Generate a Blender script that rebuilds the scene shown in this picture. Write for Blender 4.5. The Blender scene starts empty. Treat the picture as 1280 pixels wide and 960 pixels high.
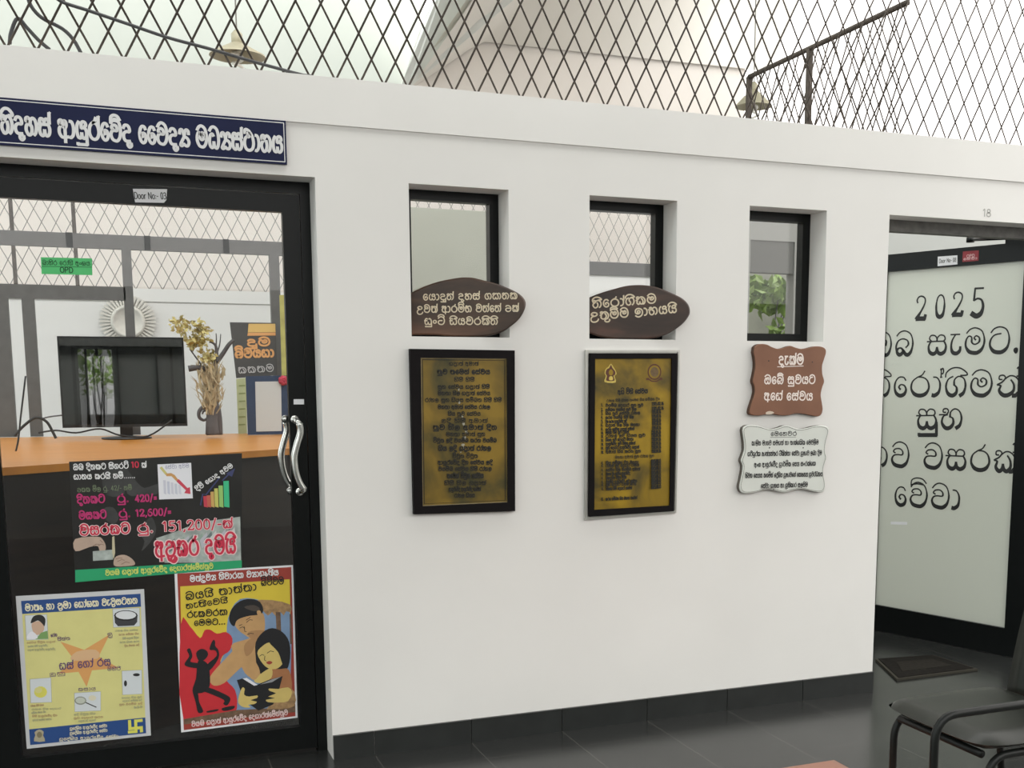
import bpy, math, random
import numpy as np
from mathutils import Vector, Matrix
random.seed(7)
sc = bpy.context.scene
COL = sc.collection

# ------------------------------------------------------------------ camera
F_PX, CX, CY = 1404.0, 720.0, 667.6            # focal length and optical centre in 1280x960 pixels (the photograph is a crop)
YAW, PITCH = 0.387, -0.140
CAM = np.array([0.0, -4.076, 1.4175])
_f = np.array([math.sin(YAW)*math.cos(PITCH), math.cos(YAW)*math.cos(PITCH), math.sin(PITCH)])
_r = np.array([math.cos(YAW), -math.sin(YAW), 0.0]); _u = np.cross(_r, _f)
cam = bpy.data.cameras.new('camera'); cam_o = bpy.data.objects.new('camera', cam); COL.objects.link(cam_o)
cam.sensor_width = 36; cam.lens = F_PX/1280*36
cam.shift_x = (640-CX)/1280; cam.shift_y = (CY-480)/1280
cam.clip_start = .05; cam.clip_end = 200
cam_o.matrix_world = Matrix(((_r[0], _u[0], -_f[0], CAM[0]), (_r[1], _u[1], -_f[1], CAM[1]), (_r[2], _u[2], -_f[2], CAM[2]), (0, 0, 0, 1)))
sc.camera = cam_o

# ------------------------------------------------------------------ light: open daylight sky
SKY = 4.2
w_ = bpy.data.worlds.new('sky'); sc.world = w_; w_.use_nodes = True
nt = w_.node_tree; nt.nodes.clear()
out = nt.nodes.new('ShaderNodeOutputWorld'); bg = nt.nodes.new('ShaderNodeBackground')
tc = nt.nodes.new('ShaderNodeTexCoord'); sx = nt.nodes.new('ShaderNodeSeparateXYZ'); mr = nt.nodes.new('ShaderNodeMapRange')
cr = nt.nodes.new('ShaderNodeValToRGB')
nt.links.new(tc.outputs['Generated'], sx.inputs[0]); nt.links.new(sx.outputs['X'], mr.inputs['Value'])
mr.inputs['From Min'].default_value = -1; mr.inputs['From Max'].default_value = 1
cr.color_ramp.elements[0].color = (.80, .87, .86, 1); cr.color_ramp.elements[1].color = (1.18, 1.12, 1.08, 1)
nt.links.new(mr.outputs[0], cr.inputs[0]); nt.links.new(cr.outputs[0], bg.inputs['Color'])
# overcast sky: the zenith is about three times as bright as the horizon
el = nt.nodes.new('ShaderNodeValToRGB'); el.color_ramp.elements[0].position = 0; el.color_ramp.elements[0].color = (.25, .25, .25, 1)
el.color_ramp.elements[1].position = 1; el.color_ramp.elements[1].color = (1, 1, 1, 1)
e2 = el.color_ramp.elements.new(.5); e2.color = (.42, .42, .42, 1); e3 = el.color_ramp.elements.new(.64); e3.color = (.52, .52, .52, 1)
mz = nt.nodes.new('ShaderNodeMapRange'); mz.inputs['From Min'].default_value = -1; mz.inputs['From Max'].default_value = 1
ms_ = nt.nodes.new('ShaderNodeMath'); ms_.operation = 'MULTIPLY'; ms_.inputs[1].default_value = SKY
nt.links.new(sx.outputs['Z'], mz.inputs['Value']); nt.links.new(mz.outputs[0], el.inputs[0]); nt.links.new(el.outputs[0], ms_.inputs[0]); nt.links.new(ms_.outputs[0], bg.inputs['Strength'])
nt.links.new(bg.outputs[0], out.inputs['Surface'])
vs = sc.view_settings
vs.view_transform = 'Standard'; vs.look = 'None'; vs.gamma = 1; vs.exposure = 0.0; vs.use_curve_mapping = False
sc.cycles.max_bounces = 8; sc.cycles.transparent_max_bounces = 16

# ------------------------------------------------------------------ finding points of the place
def ray(px, py): return (px-CX)/F_PX*_r - (py-CY)/F_PX*_u + _f
def at(px, py, Y=0.0):
    d = ray(px, py); return CAM + d*((Y-CAM[1])/d[1])
def onZ(px, py, Z=0.0):
    d = ray(px, py); return CAM + d*((Z-CAM[2])/d[2])
class Plane:
    """an upright plane through o with horizontal direction ux; n points to the corridor"""
    def __init__(s, o, ux):
        s.o = np.array(o, float); s.ux = np.array(ux, float)/np.linalg.norm(ux); s.uz = np.array([0., 0., 1.])
        s.n = np.cross(s.ux, s.uz)
        if s.n @ (CAM - s.o) < 0: s.n = -s.n
    def hit(s, px, py):
        d = ray(px, py); return CAM + d*(((s.o-CAM)@s.n)/(d@s.n))
    def uv(s, px, py):
        p = s.hit(px, py) - s.o; return p@s.ux, p@s.uz
    def w(s, u, v, off=0.0): return s.o + s.ux*u + s.uz*v + s.n*off
def YP(Y): return Plane((0, Y, 0), (1, 0, 0))

# ------------------------------------------------------------------ materials
MATS = {}
def mat(name, col, rough=.6, metal=0., noise=0., scale=8., bump=0., spec=.5, emit=0.):
    if name in MATS: return MATS[name]
    m = bpy.data.materials.new(name); m.use_nodes = True; n = m.node_tree; b = n.nodes['Principled BSDF']
    b.inputs['Base Color'].default_value = (*col, 1); b.inputs['Roughness'].default_value = rough
    b.inputs['Metallic'].default_value = metal; b.inputs['Specular IOR Level'].default_value = spec
    if noise or bump:
        t = n.nodes.new('ShaderNodeTexCoord'); x = n.nodes.new('ShaderNodeTexNoise'); x.inputs['Scale'].default_value = scale; x.inputs['Detail'].default_value = 5
        n.links.new(t.outputs['Object'], x.inputs['Vector'])
        if noise:
            r = n.nodes.new('ShaderNodeValToRGB'); r.color_ramp.elements[0].position = .3; r.color_ramp.elements[1].position = .7
            r.color_ramp.elements[0].color = (*[c*(1-noise) for c in col], 1); r.color_ramp.elements[1].color = (*[min(1, c*(1+noise*.6)) for c in col], 1)
            n.links.new(x.outputs['Fac'], r.inputs[0]); n.links.new(r.outputs[0], b.inputs['Base Color'])
        if bump:
            bp = n.nodes.new('ShaderNodeBump'); bp.inputs['Strength'].default_value = bump; bp.inputs['Distance'].default_value = .01
            n.links.new(x.outputs['Fac'], bp.inputs['Height']); n.links.new(bp.outputs[0], b.inputs['Normal'])
    MATS[name] = m; return m
def ramp_mat(name, stops, scale=6, rough=.5, metal=0., stretch=(1, 1, 1), detail=6, spec=.5, dist=0.):
    m = bpy.data.materials.new(name); m.use_nodes = True; n = m.node_tree; b = n.nodes['Principled BSDF']
    t = n.nodes.new('ShaderNodeTexCoord'); mp = n.nodes.new('ShaderNodeMapping'); mp.inputs['Scale'].default_value = stretch
    x = n.nodes.new('ShaderNodeTexNoise'); x.inputs['Scale'].default_value = scale; x.inputs['Detail'].default_value = detail; x.inputs['Distortion'].default_value = dist
    r = n.nodes.new('ShaderNodeValToRGB'); e = r.color_ramp.elements
    while len(e) < len(stops): e.new(.5)
    for k, (p, c) in enumerate(stops): e[k].position = p; e[k].color = (*c, 1)
    n.links.new(t.outputs['Object'], mp.inputs[0]); n.links.new(mp.outputs[0], x.inputs['Vector']); n.links.new(x.outputs['Fac'], r.inputs[0]); n.links.new(r.outputs[0], b.inputs['Base Color'])
    b.inputs['Roughness'].default_value = rough; b.inputs['Metallic'].default_value = metal; b.inputs['Specular IOR Level'].default_value = spec
    MATS[name] = m; return m
def tile_mat(name, col, grout, size, off=(0, 0), rough=.25, spec=.5):
    m = bpy.data.materials.new(name); m.use_nodes = True; n = m.node_tree; b = n.nodes['Principled BSDF']
    t = n.nodes.new('ShaderNodeTexCoord'); mp = n.nodes.new('ShaderNodeMapping'); mp.inputs['Location'].default_value = (off[0], off[1], 0)
    br = n.nodes.new('ShaderNodeTexBrick'); br.offset = 0; br.inputs['Scale'].default_value = 1
    br.inputs['Brick Width'].default_value = size; br.inputs['Row Height'].default_value = size; br.inputs['Mortar Size'].default_value = .0022; br.inputs['Mortar Smooth'].default_value = .1
    br.inputs['Color1'].default_value = (*col, 1); br.inputs['Color2'].default_value = (*[c*.9 for c in col], 1); br.inputs['Mortar'].default_value = (*grout, 1)
    nz = n.nodes.new('ShaderNodeTexNoise'); nz.inputs['Scale'].default_value = 3; mr_ = n.nodes.new('ShaderNodeMapRange'); mr_.inputs['To Min'].default_value = rough*.8; mr_.inputs['To Max'].default_value = rough*1.3
    n.links.new(t.outputs['Object'], mp.inputs[0]); n.links.new(mp.outputs[0], br.inputs['Vector']); n.links.new(br.outputs['Color'], b.inputs['Base Color'])
    n.links.new(t.outputs['Object'], nz.inputs['Vector']); n.links.new(nz.outputs['Fac'], mr_.inputs['Value']); n.links.new(mr_.outputs[0], b.inputs['Roughness'])
    b.inputs['Specular IOR Level'].default_value = spec
    MATS[name] = m; return m
def glass_mat(name, refl=.08, tint=(1, 1, 1)):
    m = bpy.data.materials.new(name); m.use_nodes = True; n = m.node_tree; n.nodes.clear()
    o = n.nodes.new('ShaderNodeOutputMaterial'); mx = n.nodes.new('ShaderNodeMixShader'); tr = n.nodes.new('ShaderNodeBsdfTransparent'); gl = n.nodes.new('ShaderNodeBsdfGlossy')
    lw = n.nodes.new('ShaderNodeLayerWeight'); lw.inputs['Blend'].default_value = .12
    ad = n.nodes.new('ShaderNodeMath'); ad.operation = 'ADD'; ad.inputs[1].default_value = refl
    tr.inputs['Color'].default_value = (*tint, 1); gl.inputs['Roughness'].default_value = .0
    n.links.new(lw.outputs['Fresnel'], ad.inputs[0]); ad.use_clamp = True
    n.links.new(ad.outputs[0], mx.inputs[0]); n.links.new(tr.outputs[0], mx.inputs[1]); n.links.new(gl.outputs[0], mx.inputs[2]); n.links.new(mx.outputs[0], o.inputs['Surface'])
    MATS[name] = m; return m
def frost_mat(name, col):
    m = bpy.data.materials.new(name); m.use_nodes = True; n = m.node_tree; n.nodes.clear()
    o = n.nodes.new('ShaderNodeOutputMaterial'); m1 = n.nodes.new('ShaderNodeMixShader'); m2 = n.nodes.new('ShaderNodeMixShader')
    d = n.nodes.new('ShaderNodeBsdfDiffuse'); t = n.nodes.new('ShaderNodeBsdfTranslucent'); g = n.nodes.new('ShaderNodeBsdfGlossy')
    d.inputs['Color'].default_value = (*col, 1); t.inputs['Color'].default_value = (*col, 1); g.inputs['Roughness'].default_value = .18
    m1.inputs[0].default_value = .5; m2.inputs[0].default_value = .06
    n.links.new(d.outputs[0], m1.inputs[1]); n.links.new(t.outputs[0], m1.inputs[2]); n.links.new(m1.outputs[0], m2.inputs[1]); n.links.new(g.outputs[0], m2.inputs[2]); n.links.new(m2.outputs[0], o.inputs['Surface'])
    MATS[name] = m; return m

WALL = mat('white_wall_paint', (.80, .785, .755), .75, noise=.035, scale=1.6, bump=.08, spec=.2)
WHITE = mat('white_inner_paint', (.82, .82, .80), .8, noise=.02, scale=2)
FRAME = mat('black_aluminium', (.0045, .0055, .0055), .32, noise=.15, scale=30, spec=.22)
GREYF = mat('dark_grey_partition_metal', (.10, .10, .098), .5, noise=.15, scale=20)
WIRE = mat('rusty_dark_wire', (.075, .058, .045), .7, noise=.4, scale=40)
BLACK = mat('black_rubber', (.01, .01, .01), .6, noise=.2, scale=40)
GLASS = glass_mat('clear_glass', .026)
FROST = frost_mat('frosted_glass', (.74, .76, .70))
CHROME = mat('brushed_steel', (.72, .71, .68), .22, 1., noise=.06, scale=60)
PAPER = mat('white_paper', (.80, .80, .82), .6, noise=.03, scale=20)
FLOORM = tile_mat('dark_floor_tile', (.019, .020, .019), (.06, .058, .053), .379, (-.838+.379*20, .205+.379*20), .22)
TERRA = tile_mat('terracotta_floor_tile', (.29, .13, .085), (.2, .14, .11), .3, (0, 0), .35)
SKIRT = mat('dark_skirting_tile', (.020, .022, .021), .3, noise=.2, scale=12)

# ------------------------------------------------------------------ mesh helpers
class MB:
    def __init__(s): s.v = []; s.f = []; s.m = []; s.mats = []; s.sm = []
    def mi(s, m):
        if m not in s.mats: s.mats.append(m)
        return s.mats.index(m)
    def add(s, vs_, fs, m, smooth=False):
        b = len(s.v); i = s.mi(m); s.v += [tuple(map(float, p)) for p in vs_]
        for f in fs: s.f.append(tuple(b+k for k in f)); s.m.append(i); s.sm.append(smooth)
        return s
    def box(s, a, b, m):
        x0, y0, z0 = [min(p, q) for p, q in zip(a, b)]; x1, y1, z1 = [max(p, q) for p, q in zip(a, b)]
        return s.add([(x0,y0,z0),(x1,y0,z0),(x1,y1,z0),(x0,y1,z0),(x0,y0,z1),(x1,y0,z1),(x1,y1,z1),(x0,y1,z1)],
                     [(0,3,2,1),(4,5,6,7),(0,1,5,4),(1,2,6,5),(2,3,7,6),(3,0,4,7)], m)
    def pbox(s, P, u0, u1, v0, v1, d0, d1, m):
        """box on a plane: u, v ranges and depths along its normal"""
        q = [P.w(u, v, d) for d in (d0, d1) for (u, v) in ((u0, v0), (u1, v0), (u1, v1), (u0, v1))]
        return s.add(q, [(0,3,2,1),(4,5,6,7),(0,1,5,4),(1,2,6,5),(2,3,7,6),(3,0,4,7)], m)
    def prism(s, poly, vec, m, m_side=None):
        """poly: 3-D outline; extruded by vec"""
        n = len(poly); a = [np.array(p, float) for p in poly]; b = [p + np.array(vec, float) for p in a]
        s.add(a + b, [tuple(range(n)), tuple(range(2*n-1, n-1, -1))], m)
        s.add(a + b, [(i, (i+1) % n, n+(i+1) % n, n+i) for i in range(n)], m_side or m)
        return s
    def tube(s, pts, r, m, n=8, closed=False):
        pts = [np.array(p, float) for p in pts]; N = len(pts); rings = []
        rr = r if hasattr(r, '__len__') else [r]*N
        up = None
        for i in range(N):
            a = pts[(i-1) % N] if (closed or i) else pts[i]; b = pts[(i+1) % N] if (closed or i < N-1) else pts[i]
            t = b-a; t = t/(np.linalg.norm(t)+1e-12)
            if up is None: up = np.array([0, 0, 1.]) if abs(t[2]) < .9 else np.array([1., 0, 0])
            x = np.cross(t, up); x /= np.linalg.norm(x)+1e-12; up = np.cross(x, t)
            rings.append([pts[i] + rr[i]*(math.cos(2*math.pi*k/n)*x + math.sin(2*math.pi*k/n)*up) for k in range(n)])
        vs_ = [p for g in rings for p in g]; fs = []
        for i in range(N if closed else N-1):
            j = (i+1) % N
            fs += [(i*n+k, i*n+(k+1) % n, j*n+(k+1) % n, j*n+k) for k in range(n)]
        if not closed: fs += [tuple(range(n-1, -1, -1)), tuple((N-1)*n+k for k in range(n))]
        return s.add(vs_, fs, m, True)
    def lathe(s, prof, c, m, n=24, axis=(0, 0, 1)):
        ax = np.array(axis, float); ax /= np.linalg.norm(ax); h = np.array([1., 0, 0]) if abs(ax[0]) < .9 else np.array([0, 1., 0])
        x = np.cross(ax, h); x /= np.linalg.norm(x); y = np.cross(ax, x); c = np.array(c, float)
        vs_ = [c + ax*z + r*(math.cos(2*math.pi*k/n)*x + math.sin(2*math.pi*k/n)*y) for r, z in prof for k in range(n)]
        fs = [(i*n+k, i*n+(k+1) % n, (i+1)*n+(k+1) % n, (i+1)*n+k) for i in range(len(prof)-1) for k in range(n)]
        return s.add(vs_, fs, m, True)
def link(name, mb, parent=None, loc=None, **props):
    me = bpy.data.meshes.new(name); o = None
    c = np.array(loc, float) if loc is not None else np.zeros(3)
    me.from_pydata([tuple(np.array(p)-c) for p in mb.v], [], mb.f)
    for m in mb.mats: me.materials.append(m)
    me.polygons.foreach_set('material_index', mb.m); me.polygons.foreach_set('use_smooth', mb.sm); me.update()
    o = bpy.data.objects.new(name, me); COL.objects.link(o)
    if parent is not None:
        o.parent = parent; o.location = Vector(c) - Vector(parent['_o']) if '_o' in parent else Vector(c)
    else: o.location = Vector(c)
    for k, v in props.items(): o[k] = v
    return o
def empty(name, loc, label=None, category=None, group=None, kind=None):
    o = bpy.data.objects.new(name, None); COL.objects.link(o); o.location = Vector([float(x) for x in loc]); o.empty_display_size = .1
    o['_o'] = [float(x) for x in loc]
    if label: o['label'] = label
    if category: o['category'] = category
    if group: o['group'] = group
    if kind: o['kind'] = kind
    return o
def struct(name, mb, **k): return link(name, mb, kind='structure', **k)

# ---- stroke lettering: body height 10, baseline 0; name: advance, strokes
_G = {
'r': (9.6, "6.8,13 5.6,10.9 3.4,9.6 1.4,7.4 .9,3.8 2.4,.9 4.9,0 7.4,1 8.8,4 8.2,7.6 6.4,9.5 4,9.9"),
'tt': (10, "1.2,10.2 2.6,12.2 5.2,13 8,11.4 9.2,7 8.6,2.8 6.8,.5 4.9,0 2.6,.7 1,3.4 1.2,6.6 2.8,8.9 5.6,9.6"),
'v': (10, "1.2,10.4 2.8,12.4 5.2,13 8,11.2 9.2,6.6 8.4,2.4 6.6,.3 4.8,0 2.2,.9 1,3.4 1.8,5.6 3.6,6.2 6,6.2 6.2,8 4.8,9.4 2.6,9.2 1.7,7.9 2.6,7.1"),
'c': (10, "1.2,10.2 2.8,12.3 5.2,13 8,11.4 9.2,7 8.5,2.6 6.6,.3 4.7,0 2.3,.9 1,3.6 2,6.1 4.2,6.6 6.3,6.6"),
'm': (10.2, "1.2,10.4 2.8,12.4 5.3,13 8.1,11.2 9.3,6.6 8.6,2.6 6.8,.4 5,0 2.6,.8 1,3.6 1.1,6.8 2.2,8.8 3.5,8.2 3.7,5.6 5.1,4.5 6.9,5.6 7,7.8 5.6,8.9 4.7,7.8 5.4,6.8"),
'b': (10.2, "1.2,10.4 2.8,12.4 5.4,13 8.2,11 9.3,6.4 8.6,2 7.2,0 5.8,.3 4.8,2 3.6,3.6 2.1,3.4 1.5,1.8 2.3,.2 3.6,.3 4.8,2|1.5,1.8 1,4.6 2,7.6 4.2,8.7 6.5,7.8 7.1,5.6 5.9,4"),
'o': (10.4, "1.2,10.4 3,12.5 5.6,13 8.4,11 9.5,6.2 8.6,1.6 7.2,0 5.8,.8 5.4,3.2|5.4,3.2 4.8,.7 3.2,0 1.4,1.6 1,4.8 2,7.6 3.6,8.2 4.1,6.2 3.4,5.2|4.1,6.2 5.2,8.8 7,7.8 6.8,5.4"),
'n': (10, "2.4,7.6 1.1,7.9 1.2,9.6 2.7,10.1 3.7,8.8 2.8,7 1.2,5.4 .9,2.8 2.6,0 4.8,.8 5.8,3.8 5.2,6.8|3.4,7.7 5,9.7 7,9.7 8.7,7.6 9.1,4.2 8.2,1.2 6.9,0"),
't': (10.6, "2.5,8 1.4,8.2 1.5,9.8 3,10.1 3.8,8.8 2.6,6.8 .7,5.4 2,4.9 1.5,2.4 3.2,.2 5.4,.4 7.1,2.4 7.2,5.4 6,7.8|3.6,8.2 5.6,9.8 7.8,9.2 9.6,6.2 9.5,2.6 8.2,.2 7,0"),
'k': (10.8, "2.5,8 1.4,8.2 1.5,9.8 3,10.1 3.8,8.8 2.6,6.8 .7,5.4 1.9,4.8 1.4,2 2.7,0 4,.9 4.4,3.4|4.4,3.4 4.9,.8 6.3,.1 7.6,2.2 7.4,5.4 6.2,7.8|3.6,8.2 5.6,9.8 7.8,9.2 9.7,6.2 9.6,2.6 8.5,.3 7.4,0"),
'g': (10, "3.8,9.9 1.8,8.4 .9,4.8 1.8,1.2 3.7,0 5.3,1.4 5.5,4 4.4,5.5|4.4,5.5 4.5,8.2 6.2,9.9 8.4,8.8 9.2,5.2 8.5,1.6 7,0"),
'h': (10, "2.4,7.8 1.1,8.1 1.2,9.7 2.7,10.1 3.7,8.8 2.8,7 1.2,5.2 .9,2.6 2.6,0 4.6,.5 5.5,2.8 5.2,5.2 4.3,5.6|4.3,5.6 4.6,8.4 6.4,9.9 8.4,8.6 9.2,5.2 8.5,1.6 7,0"),
'bh': (10.4, "2.6,8.2 1.5,8.4 1.6,9.8 3,10.1 3.8,8.8 3,7|-.3,7 3.4,7 1.6,6.2 .9,3 2.4,.2 4.4,.2 5.9,2.4 5.7,5 4.5,5.8|4.5,5.8 4.8,8.4 6.6,9.9 8.6,8.6 9.5,5.2 8.8,1.6 7.2,0"),
'd': (8, ".9,8 2.2,9.8 4.6,9.8 6,8.2 5.9,6.1 3.4,6.1 1.3,4.9 1,2.4 2.6,.5 6.2,.3|6.2,.3 4.5,-.6 4.3,-2.2 5.7,-3.3 7.2,-2.4 7.1,-1"),
'y': (9.8, "2.9,10 1.4,7.8 1,4 1.9,.9 3.5,.2 4.6,1.2 4.9,3.2|4.9,3.2 5.4,.8 7,.1 8.7,1.6 8.9,4.4 7.6,6.2 4.9,6.2|4.9,6.2 4.8,8.6 6.1,10 8,9.6 8.6,8 7.6,7.3"),
's': (10.2, ".2,6.7 4,6.7 8.2,6.7|2.4,6.7 1.3,8.2 2,9.9 3.8,9.8 4.8,8.3 4.9,6.7|4.9,6.7 5.1,8.6 6.4,10 8.2,9.5 8.7,7.8 8,6.7|2,6.7 1,4.2 1.5,1.2 3.2,0 4.6,1 5,3.4|5,3.4 5.5,.9 7,0 8.7,1.3 9.2,4.2 8.2,6.7"),
'p': (10.2, "4.2,9 3,10 1.6,8.8 1,5.6 1.1,2.4 1.9,.3 3.4,.2 4.6,1.6 5,4|.2,6.4 3.8,6.4|5,4 5.4,1 7,0 8.7,1.3 9.2,4.6 8.6,8.2 7.2,9.9 5.9,9.2"),
'S': (10.2, "4.2,9 3,10 1.6,8.8 1,5.6 1.1,2.4 1.9,.3 3.4,.2 4.6,1.6 5,4|.2,6.4 3.8,6.4|5,4 5.4,1 7,0 8.7,1.3 9.2,4.6 8.6,8.2 7.2,9.9 5.9,9.2|2.4,4.2 8.8,5.2"),
'L': (10, "1.2,7.6 2.4,9.7 4.6,10 6.2,8.6 6,6.6 4.2,6 2,5.2 1,3 2.2,.7 4.8,0 7.6,.8 9,3.6 8.8,7.2 7.4,9.8|2.4,.4 3.4,-2.6 6,-3.4 8.6,-2 8.8,0"),
'l': (10, "5,4 3.6,5 3.9,6.8 5.6,7 6.5,5.4 5.6,3.4 3.4,2.9 1.5,4.6 1.6,8 3.6,10 6.4,9.8 8.6,7.8 9.1,4 7.8,.4 5.2,-1.4 2.8,-1 1.2,.6"),
'dh': (10, "1.2,10.4 2.8,12.4 5.3,13 8,11.2 9.2,6.6 8.8,2.2 7.6,0 6.2,.2 5.2,1.6 4.9,3.6|4.9,3.6 4.4,.9 3,0 1.5,1.2 1,4.6 1.9,7.6 3.6,8.6 4.6,7.4"),
'th': (10, "1.6,10.6 1.6,12.6 3.4,13 6,11.6 8.4,8.4 9.2,4.4 8,1.2 5.2,0 2.4,.8 1,3.6 1.4,6.8 3.2,8.6 4.8,8.4 5.8,9.6 4.8,10.8 3.2,10.2"),
'u_': (9.8, "3.6,6.8 2.2,6.4 1.6,7.8 2.8,9.6 5.2,10 7.6,8.8 7.8,6.6 5.8,5.2 2.8,4.6 1,2.4 .9,-.6 2.6,-2.7 5.4,-3 8,-1.6 9,.8"),
'a': (8.6, "2.4,7.6 1.1,7.9 1.2,9.6 2.7,10.1 3.7,8.8 2.4,6.8 1,5 1,2.4 2.8,.2 5.6,0 8.2,.4|5.6,8.2 5.6,3 5.6,-3|3.4,7.8 4.6,9.6 6.2,9.4 6.8,7.4 5.8,5.6 4.6,6"),
'aa': (4.4, ".4,9.7 2,9.4 3.2,7.2 3.4,4.4 2.8,1.6 1.2,.1 .2,.2"),
'ae': (5.8, ".4,10 4.6,10|2.7,10 1.2,7 .8,3.4 1.6,.6 3.4,0 4.8,1.4 5,3.4"),
'N': (12.4, "2.4,7.6 1.1,7.9 1.2,9.6 2.7,10.1 3.7,8.8 2.2,6.6 1,4.4 1.2,1.4 2.8,0 4.2,1 4.6,3.4|4.6,3.4 5.2,.9 6.6,.1 8,1.8 8,5 7,7.4|3.5,8 5.2,9.8 6.8,9 7.2,7.6|7.2,7.6 8.4,9.8 10.2,9.2 11.4,6.2 11,2 9.6,0"),
'e_': (10, "1.4,8.2 2.2,9.7 4.6,10 7.4,8.8 9,5.4 8.2,1.8 5.6,0 2.8,.5 1.1,2.6 1.8,4.9 4,5.6 8.8,5.4"),
'e': (7, "6,8.2 5,9.8 3,9.9 1.5,8 .9,4.8 1.6,1.6 3.4,0 5.4,.8 6.2,3.2 5.4,5.4 3.8,5.9 2.9,4.6 3.6,3.4"),
'mm': (5.6, "2.8,7 1.1,5.8 .9,3.6 2.4,2.2 4.2,2.8 4.8,4.8 4,6.6 2.4,7"),
'dd': (10, "1.2,10.4 2.8,12.4 5.2,13 8,11.2 9.2,6.6 8.4,2.6 6.6,1 4.8,1 2.2,1.8 1,4 1.8,6 3.6,6.6 6,6.6 6.2,8.2 4.8,9.4 2.6,9.2|4.8,1 3,-.6 3.4,-2.6 5.6,-3.2 7.8,-2 8.6,0"),
'mb': (11.6, "2.4,10.4 4,12.4 6.6,13 9.4,11 10.6,6.4 9.8,2 8.4,0 7,.3 6,2 4.8,3.6 3.3,3.4 2.7,1.8 3.5,.2 4.8,.3 6,2|2.7,1.8 1,4.6 1.2,7.8 3,8.6 4,7 3.6,5.4|4,7 5.6,8.8 7.8,7.8 8.2,5.6 7,4"),
'ru': (6.4, ".6,7.4 2,8.4 2.6,6.4 1.6,4.6 .9,2.4 2.2,.2 4.4,.4 5.4,2.8 4.2,4.4 3,3.2"),
'j': (10.6, "2.8,7 1.4,7.6 1.5,9.4 3,10 4.2,8.6 3.2,6.4 1.2,4.8 1,2 2.8,0 5,.6 6.2,3 5.4,5 4,4.6|5.6,4.6 6.4,7.6 5.4,9.6|6.2,6.4 8.2,6.8 9.6,4.6 9.2,1.4 7.6,-.4"),
'Y': (9.6, ".9,7.2 1.4,9.4 3,9.8 4.2,8 4.9,5.6|4.9,5.6 5.6,8.6 7,9.9 8.6,9 8.8,7.2|4.9,5.6 3,3 1.5,.6 2.6,-.1 4.4,1|4.9,5.6 7.6,4.6 8.9,2.4 8,.3 6.2,0 4.4,1"),
'0': (7.4, "3.7,13 1.7,11.4 .9,6.6 1.7,1.6 3.7,0 5.7,1.6 6.5,6.6 5.7,11.4 3.7,13"),
'1': (5.4, "1,10.6 3.2,13 3.2,6 3.2,0"),
'2': (7.6, "1.5,9.4 1,10.9 2,12.6 4,13 6,11.8 6.2,9.2 4.4,5.4 1.2,.4|1.2,.4 3.4,.5 6.4,.4|6.4,.4 6.9,2.4"),
'3': (7.4, "1,11.4 3,13 5.6,12 5.9,9.4 4.6,7.4 3,7|3,7 5.4,6.4 6.5,3.8 5.2,.8 3,0 .9,1.4"),
'4': (7.6, "5,0 5,6 5,13|5,13 .8,4|.8,4 7,4"),
'5': (7.6, "6.4,13 1.8,13|1.8,13 1.6,7.4|1.6,7.4 3.6,8.2 5.8,7.4 6.8,4.4 5.8,1.2 3.4,0 .8,1.2"),
'6': (7.4, "5.8,12.4 3.6,12.6 1.6,9.6 .9,4.4 2,.6 4,0 6,1.4 6.4,4.4 5,7 2.8,7.2 1.2,5.4"),
'8': (7.4, "3.7,7 1.6,8.6 1.6,11.6 3.7,13 5.8,11.6 5.8,8.6 3.7,7 1.1,5.4 1,1.8 3.7,0 6.4,1.8 6.3,5.4 3.7,7"),
'/': (5.4, ".6,-2 4.8,14"), '-': (4.6, ".6,5.4 4,5.4"), '=': (5.6, ".8,7 4.8,7|.8,3.6 4.8,3.6"),
'dot': (3.4, "1.6,.2 1.8,1.2 1.2,1 1.6,.2"), 'com': (3.2, "1.8,1 1.6,-.6 .6,-2.2"), 'col': (3, "1.4,1 1.5,1.6|1.4,6.4 1.5,7"),
'D': (9, "1.2,0 1.2,6.5 1.2,13|1.2,13 5,12.8 7.8,9.8 7.8,3.2 5,.2 1.2,0"), 'O': (9.6, "4.8,13 2,11.4 .9,6.5 2,1.6 4.8,0 7.6,1.6 8.7,6.5 7.6,11.4 4.8,13"),
'P': (8.4, "1.2,0 1.2,6.5 1.2,13|1.2,13 5,13 7,11.4 7,8.4 5,6.6 1.2,6.6"), 'Nn': (9.8, "1.2,0 1.2,13|1.2,13 8.4,0|8.4,0 8.4,13"),
'ol': (7.4, "3.7,8.6 1.5,7.2 .9,4.3 1.6,1.2 3.7,0 5.8,1.2 6.5,4.3 5.9,7.2 3.7,8.6"), 'rl': (5, "1.2,0 1.2,8.4|1.2,5.6 2.6,8 4.6,8.4"),
}
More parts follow.
